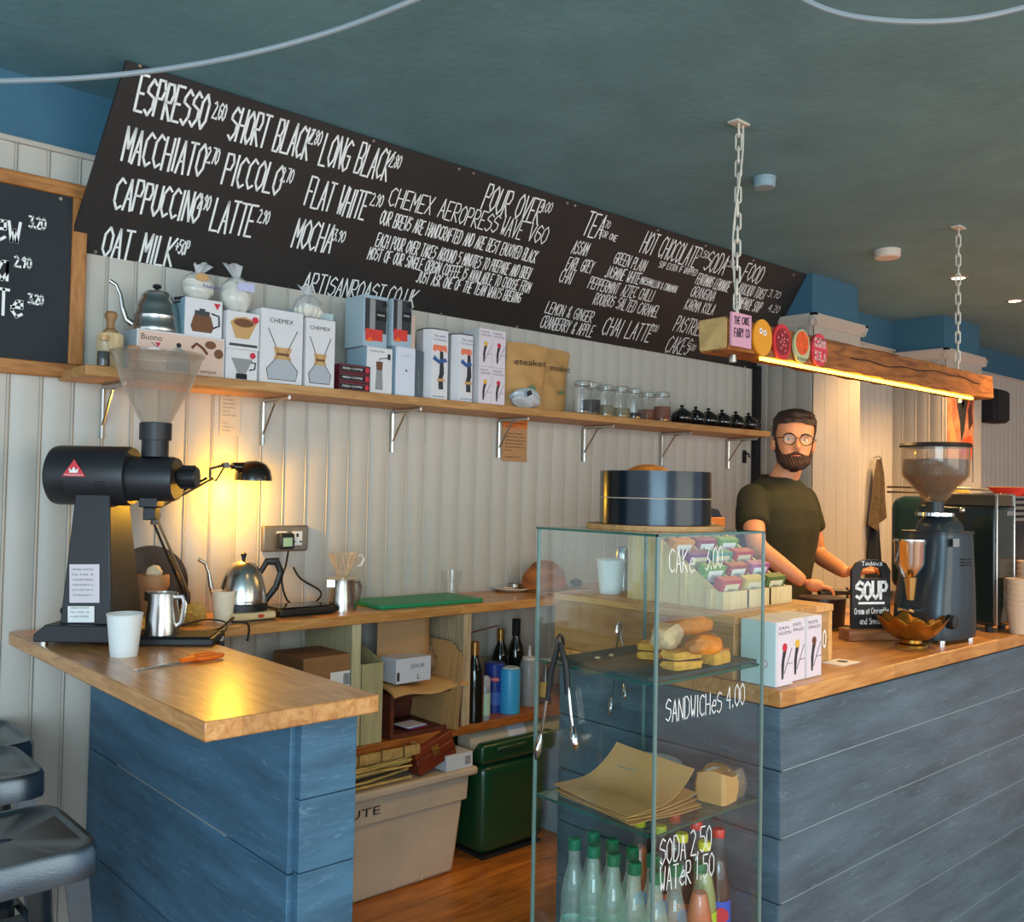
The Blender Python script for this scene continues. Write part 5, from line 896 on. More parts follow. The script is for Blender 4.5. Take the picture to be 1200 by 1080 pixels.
# tea rack
tk = thing('tea_rack', 'pale wooden stepped rack of boxed teas on the oak riser', 'rack', (1.935, 1.36, RZ)); TW = wood('rack_pine', 'cdb27a', 'dcc692', 'z', .55, 5)
pf = [(0, 0), (.31, 0), (.31, .205), (.26, .205), (.02, .045), (0, .045)]
for i, x in enumerate((0, .1, .2, .3)): ob('side_board', G().prism(pf, (x, 0, 0), Y, Z, .01), TW, tk, bevel=.001)
ob('back_board', G().box(.0105, .2995, .3, .31, 0, .2), TW, tk); ob('front_lip', G().box(.0105, .2995, 0, .008, 0, .045), TW, tk)
for y in (.03, .11, .19, .27): ob('batten', G().box(-.009, -.0003, y, y+.018, 0, .045+max(0, (y-.02)*.68)), TW, tk, bevel=.001)
ob('base', G().box(.0105, .2995, .0085, .2995, 0, .008), TW, tk)
cols = ['b8303c', '6e9a3e', '7d3f7a', 'd58b2c', '2f5f7c', 'c9b25a', 'a3442c', '4b8f77', '8f2f52', 'd9a6a0', '556b35', 'b05a8a']
for c_ in range(3):
    for r_ in range(5):
        m = mat('tea_card_'+str((c_*5+r_) % 12), cols[(c_*5+r_) % 12], .55)
        y = 1.39+.05*r_; o = tag(ob('tea_packet', G().box(0, .084, 0, .026, 0, .062), m, None, (1.935+.0135+.1*c_, y, RZ+.012+.03*r_), rot=(.35, 0, 0), bevel=.001, seg=1), f'{["left", "middle", "right"][c_]} column tea packet in the wooden rack, {ORD[r_] if r_ else "nearest"} step', 'tea packet', 'tea packets in the rack')
        patch(o, 'label', PAPER if r_ % 2 else mat('tea_cream', 'dccfa8', .6), R4(.012, .072, .02, .052)); ftext(o, 'printing', 'TEA', INK, (.026, 0, .03), X, Z, .01, .03, off=.002)
ib = thing('lever_dispenser', 'black lever-topped gadget with orange band behind the cake tin', 'dispenser', (2.36, 1.70, RZ)); 
ib.location = V((K(835, 620, y=1.62)[0]-.0, 1.62, RZ)); ib.location.x = min(ib.location.x, 2.29); ib.location = V((2.335, 1.73, RZ))
ob('body', G().box(-.05, .05, -.04, .04, 0, .18), BLACK, ib, bevel=.004); ob('band', G().box(-.06, .06, -.05, .05, .1805, .215), mat('amber_band', 'cf6f1e', .3), ib, bevel=.004); ob('lid', G().prism([(-.055, 0), (.05, 0), (.03, .022), (-.05, .035)], (0, .045, .2155), X, Z, .09), BLACK, ib); ob('lever', G().tube([(0, 0, .24), (.004, 0, .29), (.012, 0, .315), (.03, 0, .315)], .007, 8), BLACK, ib)
# coin / beermat
cm = thing('coaster', 'small white coaster with dark centre on the counter', 'coaster', K(985, 776, z=CT)); ob('card', G().box(-.045, .045, -.03, .03, 0, .0015), PAPER, cm); patch(cm, 'print', DGREY, circ(.01, 0, .014, 18), o=(0, 0, .0015), u=X, v=Y)
# soup sign
sp = thing('soup_sign', 'small black SOUP chalkboard sign in a wooden stand', 'sign', (2.745, 1.395, CT), -.5)
ob('stand', G().box(-.09, .09, -.03, .03, 0, .035), wood('stand_wood', '7a4a28', 'a06a3c', 'x', .5, 6), sp, bevel=.003)
g = G(); hole = circ(0, .205, .03, 20, .62); outp = [(-.066, .03), (.066, .03), (.066, .215), (.055, .232), (.03, .24), (-.03, .24), (-.055, .232), (-.066, .215)]
SGB = mat('sign_black', '19191b', .6)
ob('board', G().prism([(-.066, .0355), (.066, .0355), (.066, .186), (-.066, .186)], (0, -.006, 0), X, Z, -.012), SGB, sp); ob('board_top', G().prism([(-.066, .1862), (-.037, .1862), (-.037, .2), (-.03, .216), (0, .224), (.03, .216), (.037, .2), (.037, .1862), (.066, .1862), (.066, .21), (.05, .233), (.025, .243), (-.025, .243), (-.05, .233), (-.066, .21)], (0, -.006, 0), X, Z, -.012), SGB, sp)
stroke(sp, 'lettering', 'SOUP', CHALK, (-.052, -.0065, .125), (.052, -.0065, .125), Z, .05, .009); patch(sp, 'underline', CHALK, R4(-.045, .045, .108, .115), o=(0, -.0065, 0)); stroke(sp, 'lettering', 'Cream of Courgette', CHALK, (-.058, -.0065, .078), (.058, -.0065, .08), Z, .018, .0022); stroke(sp, 'lettering', 'and Spinach', CHALK, (-.04, -.0065, .048), (.045, -.0065, .048), Z, .018, .0022); stroke(sp, 'lettering', 'Todays', CHALK, (-.035, -.0065, .226), (.035, -.0065, .226), Z, .012, .002)
# scalloped brass bowl
bw = thing('brass_bowl', 'scalloped brass footed bowl in front of the coffee grinder', 'bowl', K(1068, 757, z=CT)); BR = mat('old_brass', 'a9742c', .3, .85, var=.35, vs=25, bump=.3, bs=60)
ob('foot', G().lathe([(0, 0), (.045, 0), (.043, .006), (.03, .012), (.028, .022), (0, .022)], 36), BR, bw)
def bowlf(a, b): th = 2*PI*a; r = .028+.068*b**.75; sc = 1+.05*b*math.cos(10*th); return (r*sc*math.cos(th), r*sc*math.sin(th), .0225+.06*b**1.6+.009*b**3*math.cos(10*th))
ob('dish', G().sheet(bowlf, 80, 12, .002), BR, bw)
# mazzer style grinder
mg = thing('espresso_grinder', 'grey-black espresso grinder with bean-filled hopper on the counter', 'grinder', (2.93, 1.28, CT), -.08); mg.scale = (.94, .94, .985); MB_ = mat('grinder_graphite', '2f3a40', .3, .35, var=.08, vs=90); MB2 = mat('grinder_graphite_dark', '23272a', .4, .3)
def ringloft(rs, seg=32, p=4.):
    g = G(); vs = []; fs = []
    for z, cx, cy, rx, ry in rs:
        for k in range(seg):
            a = 2*PI*k/seg; ca, sa = math.cos(a), math.sin(a); q = (abs(ca)**p+abs(sa)**p)**(-1/p); vs.append((cx+rx*ca*q, cy+ry*sa*q, z))
    n = len(rs)
    for i in range(n-1):
        for k in range(seg): k2 = (k+1) % seg; fs.append((i*seg+k, i*seg+k2, (i+1)*seg+k2, (i+1)*seg+k))
    fs += [tuple(range(seg))[::-1], tuple((n-1)*seg+k for k in range(seg))]; return g.add(vs, fs)
ob('body', ringloft([(.012, 0, 0, .125, .1), (.03, 0, 0, .127, .102), (.12, .004, 0, .122, .1), (.22, .012, 0, .11, .096), (.3, .016, 0, .1, .092), (.33, .016, 0, .098, .09)]), MB_, mg)
ob('collar', ringloft([(.3305, .016, 0, .103, .094), (.338, .016, 0, .103, .094)]), MB2, mg); ob('dome', ringloft([(.3385, .03, 0, .075, .07), (.36, .03, 0, .07, .066), (.38, .03, 0, .05, .05), (.385, .03, 0, .03, .03)], 28, 2.4), MB_, mg)
ob('adjust_ring', G().lathe([(0, .3855), (.06, .3855), (.06, .396), (0, .396)], 36, (0, 0, 0)), CHROME, mg); ob('lever_knob', G().blob((.1, -.04, .405), .009), CHROME, mg)
for a, b in ((-.09, -.07), (.09, -.07), (-.09, .07), (.09, .07)): ob('foot', G().cyl(.014, 0, .014, 12, (a, b, 0)), CHROME, mg)
ob('hopper_throat', G().lathe([(0, .3965), (.028, .3965), (.028, .43), (0, .43)], 28), MB2, mg)
HG = glass('bean_hopper', 'f4efe6', .03, .05, 'ffe8c8'); ob('hopper', G().lathe([(.03, .43), (.045, .445), (.1, .505), (.104, .515), (.106, .6), (.103, .6), (.101, .516), (.097, .508), (.042, .45), (.027, .434)], 44), HG, mg)
BEAN = mat('coffee_beans', '4a2514', .45, var=.75, vs=95, bump=1, bs=160); ob('beans', G().lathe([(0, .431), (.026, .436), (.041, .452), (.096, .51), (.0995, .518), (.0995, .563), (0, .568)], 40), BEAN, mg); ob('hopper_lid', G().lathe([(0, .601), (.11, .601), (.112, .605), (.108, .614), (0, .616)], 44), BLACK, mg)
lb = patch(mg, 'hopper_label', PAPER, R4(-.028, .028, -.055, .055), o=(.06, -.088, .548), u=V((.85, .5, 0)).normalized(), off=.006); patch(mg, 'label_figure', INK, [(-.004, -.02), (.0, 0), (-.006, .012), (0, .035), (.006, .012), (.003, 0), (.008, -.022), (.001, -.008)], o=(.06, -.088, .55), u=V((.85, .5, 0)).normalized(), off=.0078)
ob('doser', G().lathe([(0, .2), (.02, .2), (.045, .24), (.047, .3), (.05, .305), (.05, .315), (0, .315)], 30, (-.155, 0, 0)), CHROME, mg); ob('doser_cone', G().lathe([(0, .13), (.012, .13), (.02, .199), (0, .199)], 20, (-.15, 0, 0)), GOLD, mg)
ob('fork', G().tube([(-.12, -.02, .1), (-.175, -.025, .1), (-.175, .025, .1), (-.12, .02, .1)], .005, 8), CHROME, mg)
ob('switch_knob', G().lathe([(0, 0), (.022, 0), (.02, .014), (0, .016)], 20, m=Matrix.Translation((-.085, -.101, .07)) @ Matrix.Rotation(PI/2, 4, 'X')), BLACK, mg)
patch(mg, 'plate', STEEL, R4(-.03, .01, 0, .025), o=(-.045, -.0955, .295), off=.004)
for k in range(3): patch(mg, 'slot', BLACKM, R4(-.015, .045, k*.009, k*.009+.004), o=(0, -.0975, .235), off=.0025)
patch(mg, 'side_label', mat('gold_label', 'c9b08a', .4), R4(-.02, .02, 0, .1), o=(.135, -.03, .17), u=V((.25, .97, 0)).normalized(), off=.001)
# tall black appliance
ba = thing('tall_black_machine', 'tall black boxy machine with chrome handles right of the grinder', 'machine', (3.215, 1.205, CT), 0); ba.scale = (.97, 1, 1.045); BG2 = mat('appliance_black', '15211f', .22, .2, coat=.3)
ob('cabinet', G().box(0, .155, 0, .26, .02, .395), BG2, ba, bevel=.012, seg=3); ob('edge_strip', G().box(-.002, .006, -.003, .006, .022, .43), STEEL, ba, bevel=.002); ob('edge_strip', G().box(.15, .158, -.003, .006, .022, .43), STEEL, ba, bevel=.002); ob('glass_band', G().box(.0065, .1495, .001, .255, .3955, .428), mat('bronze_glass', '4a3d28', .1, .3), ba); ob('rim', G().box(0, .156, -.002, .26, .4285, .434), STEEL, ba, bevel=.002)
for a, b in ((.02, .03), (.13, .03), (.02, .23), (.13, .23)): ob('foot', G().cyl(.012, 0, .0195, 12, (a, b, 0)), BLACKM, ba)
ob('handle', G().tube([(-.012, .12, .29), (-.02, .1, .3), (-.02, .1, .24), (-.012, .12, .25)], .005, 8), CHROME, ba); ob('dial', G().lathe([(0, 0), (.024, 0), (.02, .012), (0, .014)], 20, m=Matrix.Translation((-.0025, .1, .27)) @ Matrix.Rotation(-PI/2, 4, 'Y')), CHROME, ba)
ob('handle', G().tube([(.14, -.003, .06), (.14, -.018, .065), (.14, -.018, .115), (.14, -.003, .12)], .005, 8), CHROME, ba); patch(ba, 'nameplate', CHROME, R4(0, .055, 0, .014), o=(.085, 0, .365), off=.002)
# espresso machine behind
em = thing('espresso_machine', 'dark teal espresso machine behind the grinders', 'coffee machine', (3.68, 1.3, CT)); EMT = mat('machine_teal', '1f3a3f', .3, .3)
ob('body', G().box(0, .95, .12, .5, .06, .44), EMT, em, bevel=.05, seg=4); ob('drip_tray', G().box(0, .95, -.02, .5, .0, .0595), STEEL, em, bevel=.006); ob('head_panel', G().box(.02, .93, .0, .1195, .26, .44), EMT, em, bevel=.03, seg=3)
for z in (.455, .475): ob('cup_rail', G().tube([(0, .01, z), (.95, .01, z), (.95, .5, z), (0, .5, z)], .004, 8, True), STEEL, em)
for x in (.0, .475, .95): ob('rail_post', G().tube([(x, .01, .43), (x, .01, .475)], .004, 8), STEEL, em)
for x in (.22, .62): ob('group_head', G().cyl(.035, .2, .2595, 24, (x, .06, 0)), CHROME, em); ob('portafilter', G().cyl(.034, .17, .1995, 24, (x, .06, 0)).tube([(x, .03, .185), (x, -.12, .17)], .012, 10), CHROME, em)
ob('steam_wand', G().tube([(.06, .04, .3), (.05, -.01, .2), (.04, -.04, .1)], .005, 8), CHROME, em)
# silver slats right + saucers
sl = thing('slatted_unit', 'silver slatted metal unit at the right edge behind the black machine', 'metal unit', (3.62, 1.2, CT)); sl.location = V((3.45, 1.24, CT))
for k in range(4): ob('slat', G().box(0, .2, 0, .02, .36+.02*k, .371+.02*k), STEEL, sl, bevel=.001)
ob('housing', G().box(0, .2, .0205, .05, .0, .44), BLACKM, sl); ob('top', G().box(0, .2, 0, .05, .4405, .446), STEEL, sl)
for i, (xx, c2) in enumerate(((3.46, 'nearest'), (3.58, 'farther'))):
    s_ = thing('saucer', f'{c2} red saucer with pale yellow inside at the right edge', 'saucer', (xx+.03, 1.27, CT+.4465), 0, 'red saucers at the right edge'); ob('dish', G().lathe([(0, 0), (.035, 0), (.062, .026), (.065, .03), (.06, .03), (.034, .005), (0, .005)], 32), RC, s_); ob('inside', G().lathe([(0, .0055), (.033, .0055), (.059, .0305), (.058, .031), (0, .028)], 32), mat('pale_yellow_glaze', 'e3c56a', .3), s_)
tag(ob('yellow_block', G().box(-.03, .03, -.03, .03, 0, .03), YEL, None, (3.29, 1.36, CT+.4345), bevel=.004), 'small yellow sponge on the tall black machine', 'sponge')
for i, (u, v, n) in enumerate(((1186, 741, 6), (1199, 736, 9))):
    p = K(u, v, z=CT); 
    for k in range(n): tag(ob('takeaway_cup', G().lathe([(0, .003), (.026, .003), (.026, 0), (.038, .09), (.04, .091), (.037, .093), (.0255, .006), (0, .006)], 24), mat('cup_beige', 'c9a98a', .65), None, (p[0], p[1]-.02, CT+.0005+k*.017)), f'beige takeaway cup, {ORDB[k]} from the bottom of the {["shorter", "taller"][i]} stack at right', 'cup', f'beige cups in the {["shorter", "taller"][i]} stack')
pfh = thing('portafilter', 'steel portafilter with black handle held over the counter', 'portafilter', K(994, 692, y=1.70)); ob('basket', G().cyl(.034, -.03, .01, 28, (.04, 0, 0)), CHROME, pfh); ob('handle', G().tube([(-.11, .06, -.012), (-.06, .04, -.005), (.01, .01, -.008)], [.013, .014, .009], 12), BLACK, pfh)
tag(ob('knock_box', ringloft([(0, 0, 0, .07, .07), (.1, 0, 0, .075, .075)], 28, 2), mat('knock_brown', '33201a', .4), None, (2.86, 1.62, CT)), 'dark round knock box behind the SOUP sign', 'box')
tag(ob('glass_tray', G().box(-.06, .06, -.04, .04, 0, .01), mat('tray_silver', '8c8a5e', .15, .8), None, K(972, 736, z=CT), bevel=.003), 'small shiny tray left of the SOUP sign', 'tray')

# ================================================================ HANGING BEAM
bm_ = thing('ceiling_beam', 'rough timber beam light hung from the ceiling on two white chains', 'beam light', (2.4, 1.74, 1.88))
BW_ = wood('old_beam', '6e3f1b', 'a8682f', 'x', .7, 4, bump=.8); BEND = mat('beam_end', 'c9a66a', .7, var=.35, vs=12, bump=.4)
nb = 40; g = G(); vs = []; fs = []; rr = random.Random(4); pf = [(-.055, -.05), (.045, -.052), (.05, -.045), (.052, .045), (.046, .052), (-.05, .053), (-.058, .045), (-.058, -.042)]
for i in range(nb+1):
    x = i/nb*2.04
    for a, b in pf: vs.append((x, a+rr.uniform(-.003, .003), b+.004*x/2+rr.uniform(-.003, .003)-.0))
for i in range(nb):
    for k in range(8): k2 = (k+1) % 8; fs.append((i*8+k, i*8+k2, (i+1)*8+k2, (i+1)*8+k))
fs += [tuple(range(8))[::-1], tuple(nb*8+k for k in range(8))]; g.add(vs, fs); ob('timber', g, BW_, bm_)
ob('end_grain', G().prism([(a*.93, b*.93) for a, b in pf], (-.0005, 0, 0), Y, Z, -.003), BEND, bm_)
ob('crack', G().tube([(x, -.0605, .012+.01*math.sin(x*5)+.004*math.sin(x*23)) for x in [.75+.06*i for i in range(20)]], .0022, 5), mat('crack_dark', '2a170b', .9), bm_)
STRIP = mat('led_strip', 'ffc23a', .5, emit=9); ob('light_strip', G().box(.2, 1.84, -.052, -.038, -.062, -.053), STRIP, bm_)
for xx in (.11, 1.82): ob('bolt', G().cyl(.012, -.075, -.052, 10, (xx, 0, 0)), STEEL, bm_)
badges = []
def fp(u): return K(u, 395, y=1.68)[0]-2.4
pk = fp(866); o = patch(bm_, 'square_badge', mat('pink_badge', 'dba0b4', .6), R4(-.052, .052, -.052, .052), o=(pk, -.0615, .012), t=.008)
stroke(bm_, 'badge_lettering', 'THE CAKE', INK, (pk-.04, -.07, .028), (pk+.04, -.07, .034), Z, .022, .003); stroke(bm_, 'badge_lettering', 'FAIRY CO', INK, (pk-.04, -.07, -.012), (pk+.04, -.07, -.006), Z, .026, .003)
for u, c1, c2, r, sy, nm in ((891, 'ea9a22', None, .052, 1.12, 'orange oval'), (914, 'cf2f35', '8e1f25', .052, 1.12, 'red oval'), (937, 'b9b98a', 'ec5a22', .05, 1.12, 'orange and cream'), (958, 'd63a48', None, .05, 1.12, 'pink')):
    x = fp(u); patch(bm_, 'round_badge', mat('badge_'+c1, c1, .45), circ(0, 0, r, 32, sy), o=(x, -.0615, .004), t=.008)
    if c2: patch(bm_, 'badge_centre', mat('badge_'+c2, c2, .45, var=.3, vs=40), circ(0, .01 if c2 == 'ec5a22' else 0, r*.76, 28, 1.05 if c2 == 'ec5a22' else sy), o=(x, -.0615, .004), off=.0085, t=.002)
    if u == 891:
        for dx, dz in ((-.012, .02), (.01, .016)): patch(bm_, 'badge_dot', PAPER, circ(dx, dz, .008, 12, 1.2), o=(x, -.0615, .004), off=.0085, t=.001); patch(bm_, 'badge_pupil', INK, circ(dx-.002, dz, .003, 8), o=(x, -.0615, .004), off=.0098, t=.001)
    if u == 958: stroke(bm_, 'badge_lettering', 'KARMA', mat('pale_pink', 'f0b9b4', .5), (x-.036, -.0705, .012), (x+.036, -.0705, .012), Z, .03, .005); stroke(bm_, 'badge_lettering', 'KOLA', MC['pale_pink'], (x-.034, -.0705, -.034), (x+.034, -.0705, -.034), Z, .032, .005)
    if u == 914:
        for k in range(12): a = k*2.4; q = .006+.0026*k; patch(bm_, 'badge_speck', mat('speck_pink', 'e88a86', .5), circ(q*math.cos(a), q*math.sin(a), .0035, 6), o=(x, -.0615, .004), off=.0106, t=.0008)
    if u == 937: ftext(bm_, 'badge_lettering', 'TOTTENHAM', INK, (x-.034, -.0705, -.045), X, Z, .009, .068)
area('beam_strip_light', (3.42, 1.69, 1.80), (3.42, 1.45, .8), 1.65, .03, 8, (1, .62, .22))
CHW = mat('chain_white', 'd9d2c2', .4, .2)
def chain(label, x, y, z0, z1, twist):
    c = thing('hanging_chain', label, 'chain', (x, y, z0)); n = int((z1-z0)/.041); st_ = (z1-z0)/n; L = st_*.5+.006; me = None
    for k in range(n):
        if me is None:
            pts = [(.009*math.cos(a), 0, (L-.009)*(1 if math.sin(a) > 0 else -1)+.009*math.sin(a)) for a in [2*PI*(q+.5)/16 for q in range(16)]]; me = mesh_of('link', G().tube(pts, .0034, 6, True)); me.materials.append(CHW)
        ob('link', me, None, c, (0, 0, (k+.5)*st_), rz=(PI/2 if k % 2 else 0)+.55)
    ob('ceiling_plate', G().box(-.035, .035, -.02, .02, z1-z0-.008, z1-z0-.0005), CHW, c, bevel=.002); ob('hook', G().tube([(0, 0, z1-z0-.008), (0, 0, z1-z0-.03), (.012, 0, z1-z0-.04)], .004, 8), CHW, c)
    if twist: ob('cord', G().tube([(.014*math.cos(t*9), .014*math.sin(t*9), t) for t in [i/60*(z1-z0) for i in range(60)]], .0033, 6), CHW, c)
chain('white chain with wound cord holding the near end of the beam', 2.52, 1.735, 1.9365, CZ, True); chain('white chain holding the far end of the beam', 4.19, 1.735, 1.9405, CZ, False)
# ================================================================ CEILING THINGS
for u, v, r, lb_ in ((1040, 293, .062, 'white round smoke alarm on the ceiling above the beam'), (896, 208, .042, 'smaller grey-blue alarm disc on the ceiling beside the near chain')):
    p = K(u, v, z=CZ); s_ = thing('smoke_alarm', lb_, 'smoke alarm', (p[0], p[1], CZ)); m = mat('alarm_white', 'd9cdbd', .5) if r > .05 else mat('alarm_blue', '8fa9b2', .5)
    ob('base', G().lathe([(0, -.012), (r, -.012), (r, -.0005), (0, -.0005)], 36), m, s_); ob('cover', G().lathe([(0, -.04), (r*.85, -.04), (r*.96, -.034), (r*.98, -.0125), (0, -.0125)], 36), m, s_)
for x, y, lb_ in ((5.17, 2.14, 'lit ceiling downlight seen behind the far chain'), (6.0, 2.15, 'lit ceiling downlight nearest the right picture edge'), (3.2, .7, 'added warm fill downlight over the counter front'), (4.6, 1.0, 'added warm fill downlight above the right counter end'), (1.5, .9, 'added warm fill downlight above the glass case front'), (7.4, 1.4, 'added warm fill downlight farthest into the room')):  # fittings over counter, case and far room house added fill lamps
    s_ = thing('downlight', lb_, 'ceiling light', (x, y, CZ)); ob('ring', G().lathe([(.035, -.006), (.05, -.004), (.052, -.0005), (.035, -.0005)], 32), CHROME, s_); ob('lens', G().lathe([(0, -.004), (.034, -.004), (.034, -.001), (0, -.001)], 24), mat('warm_lens', 'ffd9a0', .5, emit=12), s_)
CBL = mat('grey_cable', '8f9aa0', .5)
def ccable(label, pts):
    pts = [K(u, v, z=z) for u, v, z in pts]; return cable(label, pts, .0065, CBL, 'ceiling_cable')
ccable('pale grey cable drooping across the ceiling above the menu board', [(-40, 95, 2.3), (0, 95, 2.3), (100, 91, 2.32), (200, 80, 2.36), (300, 61, 2.4), (400, 33, 2.45), (500, -6, 2.5), (560, -30, 2.57)])
ccable('pale grey cable looping at the upper right ceiling edge', [(900, -30, 2.57), (940, -2, 2.5), (985, 16, 2.46), (1040, 24, 2.44), (1100, 25, 2.44), (1160, 18, 2.46), (1230, 0, 2.5), (1260, -12, 2.57)])
# ================================================================ FAR RIGHT
ps = thing('poster', 'red poster with abstract dark figure on the far pillar', 'poster', (K(1113, 440, y=2.62)[0], 2.63, K(1113, 536, y=2.62)[2])); PW = K(1143, 500, y=2.62)[0]-ps.location.x; PH = K(1113, 438, y=2.62)[2]-ps.location.z
ob('sheet', G().box(0, PW, 0, .003, 0, PH), mat('poster_red', 'b83a22', .7, col2='d9a070', vs=7), ps, smooth=False)
for pg, c_ in (([(.2, .95), (.5, .7), (.85, .98), (.7, .6), (.62, .35), (.5, .2), (.45, .45), (.35, .62)], '2d2f2a'), ([(.1, .5), (.3, .3), (.4, .05), (.2, .02), (.08, .2)], 'c89a5c'), ([(.6, .25), (.9, .3), (.95, .05), (.65, .03)], 'e2571f'), ([(.5, .68), (.62, .74), (.58, .6)], 'a9b5ae'), ([(.75, .6), (.9, .75), (.95, .45), (.8, .35)], '4a2a1c')):
    patch(ps, 'shape', mat('poster_'+c_, c_, .7), [(a*PW, b*PH) for a, b in pg])
sk_ = thing('wall_speaker', 'black rounded loudspeaker on the far right wall', 'speaker', K(1165, 476, y=2.88)); sk_.scale = (.68, .68, .68); ob('cabinet', G().box(-.2, .2, -.1, .12, -.19, .19), BLACKM, sk_, bevel=.05, seg=4); ob('grille', G().box(-.17, .17, -.106, -.1005, -.16, .16), mat('grille', '1c1917', .6, bump=.5, bs=600), sk_, bevel=.002); ob('bracket', G().box(-.03, .03, .1205, .132, -.05, .05), BLACKM, sk_)
tw = thing('hanging_towel', 'brown-grey tea towel hanging on the recess wall by the pillar', 'towel', K(1030, 538, y=2.93)); 
g = G(); g.sheet(lambda a, b: ((a-.5)*(.05+.16*b+.02*math.sin(6*b)), .018*math.sin(a*11+2*b)*(.3+b), -b*(.42+.05*math.sin(a*5))), 26, 16); ob('cloth', g, mat('towel_brown', '5a4a34', .95, var=.4, vs=60, bump=.9, bs=200), tw); ob('hook', G().tube([(0, .035, .01), (0, 0, .02), (0, -.02, 0)], .005, 8), STEEL, tw)
ap = thing('dark_apron', 'dark navy apron hanging below the tea towel', 'apron', K(1026, 610, y=2.95)); g = G(); g.sheet(lambda a, b: ((a-.5)*(.12+.06*b), .02*math.sin(a*9+b), -b*.42), 20, 10); ob('cloth', g, mat('apron_navy', '141a24', .9), ap)
# fridge / cupboard glimpsed under the towel
# ================================================================ STOOLS
st0 = None; SM = mat('stool_metal', '4b5964', .22, .85, var=.25, vs=6, bump=.08, bs=300)
def stool_seat():
    g = G(); s = .155; n = 40; rc = .035
    def rr_(sc, z):
        out = []
        for k in range(n):
            a = 2*PI*k/n; ca, sa = math.cos(a), math.sin(a); q = (abs(ca)**7+abs(sa)**7)**(-1/7); out.append((s*sc*ca*q, s*sc*sa*q, z))
        return out
    rings = [rr_(1.03, .655), rr_(1.02, .70), rr_(.985, .712), rr_(.93, .712), rr_(.88, .706)]
    vs = [p for r in rings for p in r]; fs = []
    for i in range(len(rings)-1):
        for k in range(n): k2 = (k+1) % n; fs.append((i*n+k, i*n+k2, (i+1)*n+k2, (i+1)*n+k))
    hole = [(.04*math.cos(2*PI*k/n), .014*math.sin(2*PI*k/n), .704) for k in range(n)]; b = len(vs); vs += hole; i = len(rings)-1
    for k in range(n): k2 = (k+1) % n; fs.append((i*n+k, i*n+k2, b+k2, b+k))
    vs += [(x, y, .69) for x, y, z in hole]
    for k in range(n): k2 = (k+1) % n; fs.append((b+k, b+k2, b+n+k2, b+n+k))
    return g.add(vs, fs)
for i, (x, y, lb_) in enumerate(((.475, 1.97, 'blue-grey metal bar stool nearest the camera at the left counter'), (.53, 2.5, 'middle blue-grey metal bar stool along the left counter'), (.585, 2.79, 'farthest metal bar stool against the boarded wall'))):
    if st0 is None:
        st0 = thing('bar_stool', lb_, 'stool', (x, y, 0), 0, 'metal bar stools at the left counter'); ob('seat', stool_seat(), SM, st0)
        for a in (-1, 1):
            for b in (-1, 1):
                g = G(); p0_ = V((a*.135, b*.135, .66)); p1_ = V((a*.19, b*.19, 0)); w0_, w1_ = .042, .022
                vs = []
                for P_, ww in ((p0_, w0_), (p1_, w1_)):
                    vs += [P_, P_-V((a*ww, 0, 0)), P_-V((a*ww, b*.004, 0)), P_-V((a*.004, b*.004, 0)), P_-V((a*.004, b*ww, 0)), P_-V((0, b*ww, 0))]
                g.add(vs, [(k, (k+1) % 6, 6+(k+1) % 6, 6+k) for k in range(6)]+[tuple(range(6)), tuple(range(6, 12))]); ob('leg', g, SM, st0)
        q = .178
        for z, k in ((.26, .178), ):
            for a in (-1, 1): ob('footrest', G().box(-k, k, a*k-.003, a*k+.003, z, z+.025), SM, st0); ob('footrest', G().box(a*k-.003, a*k+.003, -k, k, z+.0255, z+.05), SM, st0)
        for rz_ in (PI/4, -PI/4): ob('cross_brace', G().box(-.2, .2, -.012, .012, .45, .453, Matrix.Rotation(rz_, 4, 'Z')), SM, st0)
    else: dup(st0, (x, y, 0), 0, lb_)
tag(ob('floor_mat', G().box(3.1, 4.4, .3, 1.12, .0, .008), mat('mat_olive', '4a4526', .95, var=.5, vs=30, bump=1, bs=200)), 'olive-brown mat on the floor in front of the service counter', 'mat')
# ================================================================ BARISTA
def evald(o):
    dg = bpy.context.evaluated_depsgraph_get(); dg.update(); ev = o.evaluated_get(dg); me = ev.to_mesh()
    r = ([tuple(v.co) for v in me.vertices], [tuple(p.vertices) for p in me.polygons]); ev.to_mesh_clear(); return r
def skin(chains, sub=2):
    """chains: list of joint lists [(x,y,z,r)...]; shared joints are welded; first joint is the root"""
    vs = []; rs = []; es = []; idx = {}
    for ch in chains:
        prev = None
        for x, y, z, r in ch:
            k = (round(x, 4), round(y, 4), round(z, 4))
            if k not in idx: idx[k] = len(vs); vs.append((x, y, z)); rs.append(r)
            if prev is not None: es.append((prev, idx[k]))
            prev = idx[k]
    me = bpy.data.meshes.new('tmp'); me.from_pydata(vs, es, []); o = bpy.data.objects.new('tmp', me); COL.objects.link(o)
    o.modifiers.new('skin', 'SKIN')
    if not me.skin_vertices: me.attributes
    for i, r in enumerate(rs):
        sv = me.skin_vertices[0].data[i]; sv.radius = (r, r) if not isinstance(r, tuple) else r; sv.use_root = i == 0
    m = o.modifiers.new('sub', 'SUBSURF'); m.levels = sub; m.render_levels = sub
    out = evald(o); bpy.data.objects.remove(o); bpy.data.meshes.remove(me); return out
def fuse(g, voxel, smooth=4):
    me = bpy.data.meshes.new('tmp'); me.from_pydata(g.v, [], g.f); o = bpy.data.objects.new('tmp', me); COL.objects.link(o)
    m = o.modifiers.new('r', 'REMESH'); m.mode = 'VOXEL'; m.voxel_size = voxel
    s = o.modifiers.new('s', 'SMOOTH'); s.factor = .5; s.iterations = smooth
    v, f = evald(o); bpy.data.objects.remove(o); bpy.data.meshes.remove(me); r = bpy.data.meshes.new('body'); r.from_pydata(v, [], f)
    for p in r.polygons: p.use_smooth = True
    return r
